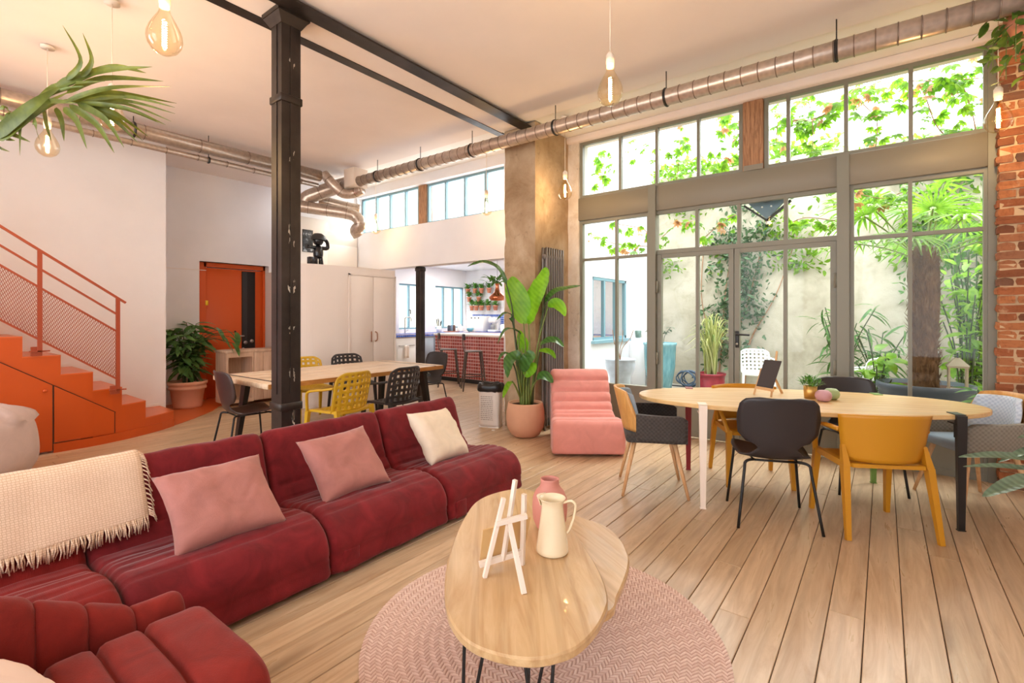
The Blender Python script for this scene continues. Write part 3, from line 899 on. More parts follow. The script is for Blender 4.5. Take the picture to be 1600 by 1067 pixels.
# ================================================================== PENDANT BULBS
def amber():
    m = NT('amber_glass')
    tr = m.n('ShaderNodeBsdfTransparent'); tr.inputs[0].default_value = (1.0, 0.92, 0.76, 1)
    gl = m.n('ShaderNodeBsdfGlossy'); gl.inputs['Roughness'].default_value = 0.02
    lw = m.n('ShaderNodeLayerWeight'); lw.inputs[0].default_value = 0.35
    mu = m.n('ShaderNodeMath', operation='MULTIPLY'); m.l(lw.outputs['Facing'], mu.inputs[0]); mu.inputs[1].default_value = 0.5
    mx = m.n('ShaderNodeMixShader'); m.l(mu.outputs[0], mx.inputs[0]); m.l(tr.outputs[0], mx.inputs[1]); m.l(gl.outputs[0], mx.inputs[2])
    return m.done(mx)
M['amber'] = amber()
M['fil'] = emit('glowing_filament', (1.0, 0.62, 0.22), 60)
M['socket'] = plain('cream_socket', (232, 218, 200), 0.5)
BR = 0.083
gp = [(0.0, -BR), (0.03, -BR * 0.94), (0.058, -BR * 0.72), (0.077, -BR * 0.36), (BR, 0.0), (0.080, 0.03), (0.070, 0.06), (0.055, 0.09), (0.041, 0.115), (0.030, 0.135), (0.024, 0.155), (0.022, 0.17)]
me_g = MB().lathe(gp, 24).mesh('glass_envelope', M['amber'])
hel = [(0.010 * cos(k * 0.62), 0.010 * sin(k * 0.62), -0.045 + k * 0.0013) for k in range(112)]
me_f = MB().tube(hel, 0.0017, 4).mesh('filament', M['fil'])
me_s = MB().lathe([(0.0, 0.165), (0.024, 0.165), (0.024, 0.19), (0.027, 0.19), (0.027, 0.245), (0.016, 0.262), (0.006, 0.27), (0.0, 0.27)], 16).mesh('socket', M['socket'])
me_c = MB().lathe([(0.0, 0.0), (0.05, 0.0), (0.05, 0.018), (0.02, 0.03), (0.0, 0.03)][::-1], 16).mesh('ceiling_rose', M['socket'])
bulbs = [(-1.43, 2.95, 'over the coffee table near the window beam'), (-3.04, 0.955, 'top left in front of the steel column'), (0.69, 5.17, 'hanging in front of the brick pier'),
         (-3.03, 5.04, 'hanging beside the concrete pillar'), (-4.36, 5.16, 'hanging in front of the clerestory left of the pillar'), (-6.84, 5.20, 'hanging at the far end of the clerestory by the ducts'),
         (-5.8, 0.95, 'low by the staircase at the far left'), (-4.59, 1.107, 'hanging behind the palm frond')]
for k, (x, y, lb) in enumerate(bulbs):
    t = thing('pendant_bulb', 'amber glass filament bulb ' + lb, 'pendant light', (x, y, 2.87 if k else 2.865), 0, 'amber pendant bulbs on cords')
    inst('glass_envelope', me_g, t); inst('filament', me_f, t); inst('socket', me_s, t)
    top = CZ + (0.03 if y > 4.84 else 0.0) - 2.87
    MB().tube([(0, 0, 0.26), (0, 0, top)], 0.0035, 6).build('cord', M['socket'], t)
    inst('ceiling_rose', me_c, t, (0, 0, top - 0.03))
    ld = bpy.data.lights.new('bulb_glow', 'POINT')
    ld.energy = (4, 4.5, 3, 3, 2, 1.2, 6, 6)[k]; ld.color = (1.0, 0.72, 0.42); ld.shadow_soft_size = 0.03
    lo = bpy.data.objects.new('bulb_glow', ld); C.objects.link(lo); lo.parent = t
# ================================================================== SOFA AND LOUNGERS
def closed_cr(pts, n):
    P = [V((p[0], p[1], 0)) for p in pts]; N = len(P); out = []
    for i in range(N):
        p0, p1, p2, p3 = P[i - 1], P[i], P[(i + 1) % N], P[(i + 2) % N]
        for k in range(n):
            t = k / n
            out.append(0.5 * ((2 * p1) + (p2 - p0) * t + (2 * p0 - 5 * p1 + 4 * p2 - p3) * t * t + (3 * p1 - p0 - 3 * p2 + p3) * t ** 3))
    return [(p.x, p.y) for p in out]
def upholster(pts, y0, y1, grooves=(), gd=0.012, gw=0.010, er=0.05, sub=7, ny=30, wr=0.006, seed=0, ygr=(), ygd=0.014, ygw=0.012, puff=0.0):
    """a padded body: closed profile (x, z) swept along y, rounded at both ends, stitched grooves pressed in"""
    P = closed_cr(pts, sub); N = len(P)
    area = sum(P[i][0] * P[(i + 1) % N][1] - P[(i + 1) % N][0] * P[i][1] for i in range(N))
    sg = 1 if area > 0 else -1
    Nn = []
    for i in range(N):
        a, b_ = P[i - 1], P[(i + 1) % N]
        tx, tz_ = b_[0] - a[0], b_[1] - a[1]; L = math.hypot(tx, tz_) or 1
        Nn.append((tz_ / L * sg, -tx / L * sg))
    S_ = [0]
    for i in range(1, N): S_.append(S_[-1] + math.hypot(P[i][0] - P[i - 1][0], P[i][1] - P[i - 1][1]))
    gs = []
    for g in grooves:
        i = min(range(N), key=lambda k: (P[k][0] - g[0]) ** 2 + (P[k][1] - g[1]) ** 2)
        gs.append((S_[i], g[2] if len(g) > 2 else 1.0))
    st_ = []
    m = 6
    for k in range(m): a = pi / 2 * k / m; st_.append((y0 + er * (1 - cos(a)), er * (1 - sin(a))))
    for k in range(ny + 1): st_.append((y0 + er + (y1 - y0 - 2 * er) * k / ny, 0.0))
    for k in range(m - 1, -1, -1): a = pi / 2 * k / m; st_.append((y1 - er * (1 - cos(a)), er * (1 - sin(a))))
    extra = []
    for g in ygr:
        for d_ in (-1.2, -0.5, 0, 0.5, 1.2): extra.append((g + d_ * ygw, 0.0))
    st_ = sorted(st_ + extra)
    vs = []
    for (y, ins) in st_:
        for i in range(N):
            d_ = ins
            for s0, k_ in gs: d_ += gd * k_ * math.exp(-((S_[i] - s0) / gw) ** 2)
            up = max(0.0, Nn[i][1]) + 0.3
            for g in ygr: d_ += ygd * math.exp(-((y - g) / ygw) ** 2) * min(1, up)
            n = noise.noise(V((P[i][0] * 6 + seed, y * 6, P[i][1] * 6))) * wr + noise.noise(V((P[i][0] * 19 + seed, y * 13, P[i][1] * 19))) * wr * 0.4
            d_ -= n
            vs.append((P[i][0] - Nn[i][0] * d_, y, P[i][1] - Nn[i][1] * d_ if P[i][1] > 0.03 else max(0.004, P[i][1] + ins * 0.2)))
    fs = []
    K = len(st_)
    for k in range(K - 1):
        for i in range(N):
            j = (i + 1) % N
            q = (k * N + i, k * N + j, (k + 1) * N + j, (k + 1) * N + i)
            fs.append(q if sg < 0 else q[::-1])
    c0 = tuple(range(N)); c1 = tuple((K - 1) * N + i for i in range(N))
    fs.append(c0 if sg > 0 else c0[::-1]); fs.append(c1[::-1] if sg > 0 else c1)
    return MB().add(vs, fs, True)

M['red'] = velvet('burgundy_velvet', (116, 28, 32), 0.2, False, 1, 0.68, 1.3)
M['redc'] = velvet('brick_red_velvet', (128, 30, 26), 0.15, True, 1, 0.75, 1.22)
SOF = [(0.0, 0.02), (0.03, 0.10), (0.025, 0.21), (-0.04, 0.295), (-0.15, 0.33), (-0.30, 0.325), (-0.44, 0.295), (-0.54, 0.30), (-0.605, 0.38), (-0.66, 0.52),
       (-0.70, 0.625), (-0.745, 0.675), (-0.80, 0.665), (-0.835, 0.60), (-0.85, 0.40), (-0.845, 0.15), (-0.82, 0.02), (-0.40, 0.012)]
GR = [(-0.10, 0.32, 0.6), (-0.20, 0.33, 1.0), (-0.28, 0.326, 1.0), (-0.36, 0.31, 1.1), (-0.44, 0.295, 1.1), (-0.535, 0.30, 1.4), (-0.60, 0.37, 0.7), (0.03, 0.12, 0.4)]
SX = -2.34
for k, (ya, yb, lb) in enumerate([(2.355, 3.19, 'burgundy velvet sofa module at the far right end, holding the cream cushion'), (1.485, 2.35, 'burgundy velvet sofa module in the middle, holding the square pink cushion'),
                                  (0.615, 1.48, 'burgundy velvet sofa module holding the wide pink cushion'), (-0.255, 0.61, 'burgundy corduroy sofa module at the left with the cream throw on its back')]):
    cy_ = (ya + yb) / 2
    t = thing('sofa_module', lb, 'sofa', (SX, cy_, 0), 0, 'modules of the red sofa')
    h_ = (yb - ya) / 2
    upholster(SOF, -h_, h_, GR, 0.013, 0.009, 0.045, 8, 30, 0.008, k * 11).build('upholstery', M['red'] if k < 3 else M['redc'], t)
    MB().rbox(0.016, 0.038, -h_ + 0.06, -h_ + 0.16, 0.025, 0.14, 0.006, 2).build('corner_patch', M['red'] if k < 3 else M['redc'], t)

# chaise in the foreground: quilted seat with a rising side bolster
M['redv'] = velvet('russet_velvet', (128, 36, 28), 0.15, False, 1, 0.78, 1.2)
ch = thing('chaise', 'russet red quilted chaise pad in the bottom left foreground', 'sofa', (-1.8, 0.2, 0))
PAD = [(0.29, 0.03), (0.31, 0.12), (0.30, 0.24), (0.25, 0.315), (0.12, 0.335), (-0.10, 0.335), (-0.24, 0.325), (-0.285, 0.27), (-0.29, 0.12), (-0.28, 0.02), (0, 0.012)]
yg = [0.255 - 0.2 + 0.05 - 0.005 - 0.13 * k + 0.27 for k in range(9)]
yg = [0.45 - 0.2 + 0.115 * 0 - 0.13 * k + 0.13 for k in range(9)]
upholster(PAD, -0.75, 0.57, (), 0.012, 0.01, 0.045, 8, 60, 0.006, 50, yg, 0.030, 0.011).build('seat', M['redv'], ch)
def btop(y):                                              # the bolster climbs towards the left end of the pad
    yw = y + 0.2
    return 0.34 + max(0, 0.60 - yw) * 0.53 if yw > 0.02 else 0.65
edges = [0.535] + [q for q in yg if q < 0.5]
for i, (y1_, y0_) in enumerate(zip(edges[:-1], edges[1:])):
    zt = btop((y0_ + y1_) / 2)
    prof_ = [(-0.315, 0.02), (-0.300, 0.12), (-0.300, zt * 0.6), (-0.315, zt - 0.045), (-0.36, zt), (-0.42, zt - 0.01), (-0.46, zt - 0.06), (-0.475, zt * 0.5), (-0.46, 0.02), (-0.39, 0.012)]
    m = upholster(prof_, y0_ - 0.006, y1_ + 0.006, (), 0.01, 0.01, 0.036, 6, 8, 0.006, 60 + i)
    m.v = [(x_, y_, z_ * (1 + (btop(y_) / zt - 1) * min(1, z_ / zt))) for x_, y_, z_ in m.v]
    m.build('bolster_section', M['redv'], ch)
ch2 = thing('chaise', 'second russet red quilted pad, cut off by the bottom edge beside the first', 'sofa', (-1.17, 0.2, 0))
upholster([(x * 0.95, z) for x, z in PAD], -0.75, 0.52, (), 0.012, 0.01, 0.06, 8, 50, 0.006, 80, yg, 0.030, 0.011).build('seat', M['redv'], ch2)

# ---- cushions
def cushion(w_, h_, th, seed=0, wr=0.014, pinch=0.10):
    m = MB(); n = 26
    vs = []
    for sgn in (1, -1):
        for i in range(n + 1):
            for j in range(n + 1):
                u, v = i / n * 2 - 1, j / n * 2 - 1
                e = ((1 - u ** 4) * (1 - v ** 4))
                z = th / 2 * max(0, e) ** 0.55
                k = 1 - pinch * (1 - u * u) * abs(v) ** 3
                k2 = 1 - pinch * (1 - v * v) * abs(u) ** 3
                x, y = u * w_ / 2 * k2, v * h_ / 2 * k
                f = max(0, e) ** 0.3
                z += f * (noise.noise(V((u * 2.2 + seed, v * 2.2, sgn * 3))) * wr + abs(noise.noise(V((u * 1.2 + v * 1.5 + seed, u * 4 - v * 3, sgn)))) * wr)
                vs.append((x, y, z * sgn))
    K = (n + 1) ** 2
    fs = []
    for i in range(n):
        for j in range(n):
            a = i * (n + 1) + j; b_ = (i + 1) * (n + 1) + j
            fs.append((a, b_, b_ + 1, a + 1)); fs.append((K + a + 1, K + b_ + 1, K + b_, K + a))
    return m.add(vs, fs, True)
def weld(me, d=1e-4):
    bm = bmesh.new(); bm.from_mesh(me); bmesh.ops.remove_doubles(bm, verts=bm.verts, dist=d); bm.to_mesh(me); bm.free()
M['pinkv'] = velvet('dusty_pink_velvet', (174, 116, 106), 0.3, False, 1, 0.86, 1.12)
M['creamf'] = velvet('cream_linen', (232, 214, 190), 0.1, False, 1, 0.9, 1.06)
def put_cushion(name, label, w_, h_, th, mat, loc, lean, yaw, roll, seed):
    me = cushion(w_, h_, th, seed).mesh(name, mat); weld(me)
    # local: x = width, y = height, z = thickness; stand up, lean back against -X, then turn
    mat_ = T(*loc) @ RZ(yaw) @ Matrix.Rotation(lean, 4, 'Y') @ Matrix(((0, 0, 1, 0), (1, 0, 0, 0), (0, 1, 0, 0), (0, 0, 0, 1))) @ RZ(roll)
    ob = inst(name, me, None, mat=mat_)
    return tag(ob, label, 'cushion')
put_cushion('cushion', 'wide dusty pink velvet cushion leaning on the left red module', 0.51, 0.45, 0.15, M['pinkv'], (-2.665, 1.085, 0.468), radians(-49), radians(-3), radians(1), 1)
put_cushion('cushion', 'square dusty pink velvet cushion leaning in the middle of the red sofa', 0.48, 0.44, 0.15, M['pinkv'], (-2.70, 1.82, 0.480), radians(-42), radians(-3), radians(3), 4)
put_cushion('cushion', 'cream linen cushion leaning at the right end of the red sofa', 0.44, 0.44, 0.16, M['creamf'], (-2.73, 2.665, 0.485), radians(-38), radians(6), radians(-4), 9)
put_cushion('cushion', 'pale pink cushion corner lying on the chaise at the bottom left edge', 0.42, 0.42, 0.16, plain('pale_pink_cotton', (240, 214, 198), 0.8), (-1.90, 0.10, 0.42), radians(-62), radians(100), radians(20), 13)

# ---- throw over the left module's back
def throwmat():
    m = NT('waffle_cotton')
    v = m.coord('Object')
    br = m.n('ShaderNodeTexBrick'); br.inputs['Scale'].default_value = 1.0
    br.inputs['Brick Width'].default_value = 0.013; br.inputs['Row Height'].default_value = 0.009; br.inputs['Mortar Size'].default_value = 0.0014; br.offset = 0.15; br.inputs['Mortar Smooth'].default_value = 0.6
    br.inputs['Color1'].default_value = lin((236, 208, 182)); br.inputs['Color2'].default_value = lin((230, 200, 172)); br.inputs['Mortar'].default_value = lin((206, 172, 142))
    sp = m.n('ShaderNodeSeparateXYZ'); cb = m.n('ShaderNodeCombineXYZ')
    m.l(v, sp.inputs[0]); m.l(sp.outputs['Y'], cb.inputs[0]); m.l(sp.outputs['Z'], cb.inputs[1])
    m.l(cb.outputs[0], br.inputs['Vector'])
    return m.done(m.bsdf(br.outputs['Color'], 0.9, 0, 0.1, br.outputs['Fac'], -0.6, 0.004, 0.2))
M['throw'] = throwmat()
tw = thing('throw_blanket', 'cream waffle throw with fringed edge draped over the left sofa back', 'blanket', (-3.1, 0.2, 0.68))
pth = smooth_path([(-0.115, 0, -0.33), (-0.118, 0, -0.12), (-0.10, 0, -0.03), (-0.045, 0, 0.012), (0.01, 0, 0.012), (0.055, 0, -0.035), (0.10, 0, -0.14), (0.155, 0, -0.25), (0.175, 0, -0.295)], 5)
def fold(u, v):
    p = pth[round(u * (len(pth) - 1))]
    y = -0.62 + 1.27 * v
    w1 = noise.noise(V((y * 4, u * 1.5, 0))) * 0.012 + 0.008 * math.exp(-((y - 0.02) / 0.02) ** 2)
    sag = 0.05 * (v - 0.5) * (1 if u > 0.55 else 0) * max(0, (u - 0.55) / 0.45)
    k = max(0, (v - 0.93) / 0.07)
    return V((p.x + 0.014 + abs(w1) + k * k * -0.012, y - k * u * 0.0, p.z + w1 * 0.4 + sag - 0.0))
gw_ = [[fold(i / (len(pth) - 1), j / 60) for j in range(61)] for i in range(len(pth))]
MB().shell(gw_, 0.010).build('cloth', M['throw'], tw)
fr = MB(); rf = random.Random(2)
for k in range(230):
    v = k / 230
    p = fold(1.0, v)
    q = p + V((rf.uniform(0.004, 0.03), rf.uniform(-0.012, 0.012), -rf.uniform(0.045, 0.075)))
    fr.tube([p + V((0, 0, 0.004)), (p + q) / 2 + V((0.01, rf.uniform(-.006, .006), 0)), q], [0.004, 0.0032, 0.0022], 4)
for k in range(26):
    u = 0.45 + 0.55 * k / 26
    p = fold(u, 1.0)
    fr.tube([p, p + V((rf.uniform(0, 0.02), 0.02, -0.015)), p + V((rf.uniform(0, 0.03), 0.03, -0.045))], [0.004, 0.0032, 0.002], 4)
stuff(fr.build('fringe', M['throw'], tw))

# ---- bean bag by the stairs
bb = thing('bean_bag', 'large blush corduroy bean bag at the far left in front of the orange stairs', 'bean bag', (-6.14, 0.50, 0))
prof = smooth_path([(0.0, 0, 0.004), (0.30, 0, 0.006), (0.41, 0, 0.08), (0.44, 0, 0.22), (0.42, 0, 0.40), (0.36, 0, 0.53), (0.22, 0, 0.60), (0.08, 0, 0.60), (0.05, 0, 0.65), (0.0, 0, 0.66)], 4)
m = MB().lathe([(max(0, p.x), p.z) for p in prof], 40)
def bbv(p):
    p = V(p); a = atan2(p.y, p.x); r = math.hypot(p.x, p.y)
    k = 1 + 0.03 * sin(5 * a + 1) * min(1, max(0, p.z / 0.3)) + 0.05 * noise.noise(p * 4)
    if p.z > 0.5: k *= 1 + 0.14 * sin(9 * a)
    return (p.x * k, p.y * k, p.z + (0.035 * sin(9 * a + 1) if p.z > 0.52 and r > 0.03 else 0))
m.v = [bbv(p) for p in m.v]
m.build('bag', velvet('blush_cord', (196, 172, 164), 0.2, True, 2, 0.92, 1.05), bb)

# ---- pink ribbed lounger
M['pinkc'] = velvet('salmon_boucle', (222, 148, 138), 0.35, False, 1, 0.93, 1.07)
lg = thing('lounge_chair', 'salmon pink ribbed lounge chair beside the concrete pillar', 'lounge chair', (-2.325, 4.335, 0), radians(126))
# local +x runs from the foot to the head, y across
FOOT = [(0.0, 0.03), (-0.015, 0.10), (-0.01, 0.24), (0.03, 0.325), (0.12, 0.355), (0.24, 0.345), (0.33, 0.33), (0.36, 0.27), (0.37, 0.10), (0.35, 0.02), (0.15, 0.012)]
upholster(FOOT, -0.365, 0.365, [(0.10, 0.35, 0.7), (0.18, 0.352, 0.7), (0.26, 0.34, 0.7)], 0.016, 0.014, 0.05, 8, 24, 0.004, 20).build('foot_block', M['pinkc'], lg)
BACK = [(0.37, 0.03), (0.365, 0.2), (0.375, 0.315), (0.42, 0.36), (0.50, 0.375), (0.58, 0.42), (0.66, 0.50), (0.74, 0.60), (0.80, 0.69), (0.86, 0.76), (0.91, 0.78), (0.95, 0.75), (0.97, 0.62), (0.985, 0.30), (0.98, 0.03), (0.7, 0.012)]
upholster(BACK, -0.335, 0.335, [(0.445, 0.365), (0.54, 0.395), (0.63, 0.465), (0.715, 0.565), (0.795, 0.685)], 0.034, 0.020, 0.05, 8, 24, 0.004, 31).build('ribbed_back', M['pinkc'], lg)

# ================================================================== RUG, COFFEE TABLES
rg = MB(); ra = []
RR = 0.772; rows = 36; rw = RR / rows
rg.disc(RR - 0.012, 0.004, 60); ra += [0.0] * 60
for k in range(rows):                                     # braided rings: slanted strands lying against each other
    r = (k + 0.5) * rw; nseg = max(6, int(2 * pi * r / 0.021))
    sl_ = 0.011 if k % 2 else -0.011
    for i in range(nseg):
        a = 2 * pi * (i + 0.5 * (k % 2)) / nseg; h = pi / nseg * 0.98
        da = sl_ / max(r, 0.03); tone = 0.5 + 0.5 * ((i * 7 + k * 3) % 5) / 4
        vs = []
        for dr, sh_ in ((-0.5, -da), (0.0, 0), (0.5, da)):
            for f, z in ((-1, 0.006), (0, 0.0125), (1, 0.006)):
                zz = z if dr == 0 else 0.006 + (z - 0.006) * 0.55
                vs.append(((r + dr * rw) * cos(a + sh_ + f * h), (r + dr * rw) * sin(a + sh_ + f * h), zz))
        rg.add(vs, [(0, 3, 4, 1), (1, 4, 5, 2), (3, 6, 7, 4), (4, 7, 8, 5)], True)
        ra += [0, tone, 0, 0, tone, 0, 0, tone, 0]
def rugmat2():
    m = NT('braided_cotton'); at_ = m.n('ShaderNodeAttribute', attribute_name='rnd').outputs['Fac']
    col = m.ramp(at_, [(0.0, (194, 158, 144)), (0.5, (224, 196, 182)), (1.0, (238, 216, 204))])
    return m.done(m.bsdf(col, 0.95, 0, 0.1))
ro = rg.build('rug', rugmat2(), None, (-1.20, 1.80, 0.0))
k_ = ro.data.attributes.new('rnd', 'FLOAT', 'POINT'); k_.data.foreach_set('value', ra)
tag(ro, 'round braided dusty pink rug under the coffee tables', 'rug')
M['oak'] = wood('oiled_oak', (214, 180, 134), (188, 146, 98), 'X', 0.8, 0.30, True, None, 0.2, 0.15)
M['edge'] = wood('oak_edge', (190, 138, 80), (160, 108, 58), 'X', 1.4, 0.4, False)
def slab(outline, z0, z1, be=0.006):
    n = len(outline); vs = []
    cx, cy_ = sum(p[0] for p in outline) / n, sum(p[1] for p in outline) / n
    rings = [(be, z0), (0, z0 + be), (0, z1 - be), (be, z1)]
    for ins, z in rings:
        for (x, y) in outline:
            d_ = math.hypot(x - cx, y - cy_)
            vs.append((cx + (x - cx) * (1 - ins / d_), cy_ + (y - cy_) * (1 - ins / d_), z))
    fs = [tuple(range(n))[::-1], tuple(3 * n + i for i in range(n))]
    for k in range(3):
        for i in range(n): fs.append((k * n + i, k * n + (i + 1) % n, (k + 1) * n + (i + 1) % n, (k + 1) * n + i))
    return MB().add(vs, fs, False)
def hairpin(par, x, y, z, ox, oy, mat='black'):
    m = MB(); r = 0.006; s_ = 0.055
    px, py = -oy, ox
    m.tube(smooth_path([(x + px * s_, y + py * s_, z), (x + ox * 0.07 + px * 0.012, y + oy * 0.07 + py * 0.012, 0.02), (x + ox * 0.075, y + oy * 0.075, r), (x + ox * 0.07 - px * 0.012, y + oy * 0.07 - py * 0.012, 0.02), (x - px * s_, y - py * s_, z)], 4), r, 8)
    m.tube([(x, y, z), (x + ox * 0.06, y + oy * 0.06, 0.012)], 0.0055, 8) if False else None
    m.build('leg', M[mat], par)
def coffee(name, label, pts, z1, legs, rot):
    o_ = V((sum(p[0] for p in pts) / len(pts), sum(p[1] for p in pts) / len(pts), 0.0))
    t = thing(name, label, 'coffee table', o_, rot)
    iv = RZ(-rot)
    out = [iv @ V((x - o_.x, y - o_.y, 0)) for x, y in closed_cr(pts, 7)]
    slab([(p.x, p.y) for p in out], z1 - 0.032, z1).build('top', M['oak'], t)
    for lx_, ly in legs:
        p = iv @ V((lx_ - o_.x, ly - o_.y, 0)); d_ = p.normalized()
        hairpin(t, p.x, p.y, z1 - 0.032, d_.x, d_.y)
    return t
main = [(-1.657, 2.242), (-1.721, 2.095), (-1.713, 1.939), (-1.621, 1.748), (-1.512, 1.573), (-1.39, 1.404), (-1.276, 1.274), (-1.167, 1.175), (-1.081, 1.123), (-0.999, 1.097), (-0.926, 1.1), (-0.855, 1.122), (-0.797, 1.157), (-0.752, 1.212), (-0.723, 1.281), (-0.72, 1.388), (-0.741, 1.499), (-0.768, 1.565), (-0.834, 1.66), (-0.93, 1.768), (-1.043, 1.875), (-1.205, 2.022), (-1.403, 2.174), (-1.551, 2.252)]
coffee('coffee_table', 'oval oak coffee table with black hairpin legs on the round rug, the higher of two', main, 0.42, [(-1.12, 1.28), (-0.88, 1.30), (-1.52, 2.05), (-1.25, 1.95)], radians(130))
sec = [(-1.273, 2.165), (-1.18, 2.181), (-1.076, 2.168), (-0.968, 2.09), (-0.868, 1.965), (-0.825, 1.87), (-0.797, 1.77), (-0.772, 1.65), (-0.754, 1.537), (-0.86, 1.36), (-1.0, 1.4), (-1.14, 1.52), (-1.24, 1.7), (-1.27, 1.9)]
coffee('coffee_table', 'lower oak coffee table tucked under the right side of the oval one', sec, 0.383, [(-1.0, 1.50), (-1.06, 1.93), (-1.16, 1.70)], radians(150))
# jug, vase, easel
TZ = 0.42
p = at_z(863, 862, TZ)
jg = thing('jug', 'cream enamel jug with handle on the oval coffee table', 'jug', p, radians(10))
M['enamel'] = plain('cream_enamel', (238, 222, 188), 0.25, 0, 0.5, coat=0.3)
MB().lathe([(0.0, 0.002), (0.062, 0.002), (0.0665, 0.008), (0.066, 0.02), (0.058, 0.08), (0.049, 0.15), (0.0445, 0.19), (0.0455, 0.205), (0.053, 0.222), (0.056, 0.226), (0.053, 0.226), (0.043, 0.205), (0.042, 0.19), (0.046, 0.15), (0.055, 0.08), (0.06, 0.015), (0, 0.012)], 32).build('body', M['enamel'], jg)
sp = MB().shell([[V((-0.046 - 0.022 * (i / 3) * (1 - (j / 4 - 1) ** 2), (j / 4 - 1) * 0.036 * (0.5 + 0.5 * i / 3), 0.19 + 0.038 * i / 3)) for j in range(9)] for i in range(4)], 0.003).build('spout', M['enamel'], jg)
MB().tube(smooth_path([(0.045, 0.012, 0.208), (0.075, 0.02, 0.218), (0.092, 0.026, 0.20), (0.085, 0.024, 0.15), (0.07, 0.02, 0.105), (0.06, 0.016, 0.085)], 5), 0.0075, 10, flat=0.7).build('handle', M['enamel'], jg)
vs_ = thing('vase', 'dusty pink matt vase behind the cream jug', 'vase', at_z(859, 826, TZ))
MB().lathe([(0.0, 0.002), (0.05, 0.002), (0.062, 0.012), (0.077, 0.05), (0.081, 0.10), (0.078, 0.145), (0.066, 0.175), (0.050, 0.192), (0.043, 0.205), (0.042, 0.225), (0.044, 0.232), (0.040, 0.233), (0.037, 0.225), (0.037, 0.20), (0.05, 0.18), (0.07, 0.14), (0.072, 0.06), (0, 0.02)], 32).build('body', plain('pink_ceramic', (206, 138, 124), 0.6), vs_)
wl = plain('whitewashed_wood', (234, 220, 204), 0.6)
ez = thing('table_easel', 'white wooden mini easel seen from behind on the oval coffee table', 'easel', at_z(797, 905, TZ))
eo = V(ez.location)
def E(px, py, t_): return at_d(px, py, t_) - eo
Lf, Rf, Bf = at_z(757, 902, TZ) - eo, at_z(816, 882, TZ) - eo, at_z(819, 928, TZ) - eo
MB().beam(Lf, E(787, 778, 1.865), 0.017, 0.014).build('leg', wl, ez)
MB().beam(Rf, E(819, 772, 1.90), 0.017, 0.014).build('leg', wl, ez)
MB().beam(E(786, 875, 1.90), E(805, 750, 1.87), 0.015, 0.015).build('centre_post', wl, ez)
MB().beam(Bf, E(796, 818, 1.86), 0.017, 0.014).build('rear_leg', wl, ez)
MB().beam(E(776, 818, 1.845), E(823, 806, 1.88), 0.02, 0.016).build('crossbar', wl, ez)
MB().beam(E(749, 882, 1.875), E(818, 861, 1.93), 0.018, 0.02).build('ledge', wl, ez)
a, b_, c, d_ = E(755, 828, 1.885), E(829, 808, 1.93), E(819, 860, 1.96), E(749, 880, 1.90)
nrm = (b_ - a).cross(d_ - a).normalized() * 0.003
MB().add([a - nrm, b_ - nrm, c - nrm, d_ - nrm, a + nrm, b_ + nrm, c + nrm, d_ + nrm], [(0, 1, 2, 3), (7, 6, 5, 4), (0, 4, 5, 1), (1, 5, 6, 2), (2, 6, 7, 3), (3, 7, 4, 0)]).build('board', plain('fibreboard', (206, 168, 112), 0.8), ez)
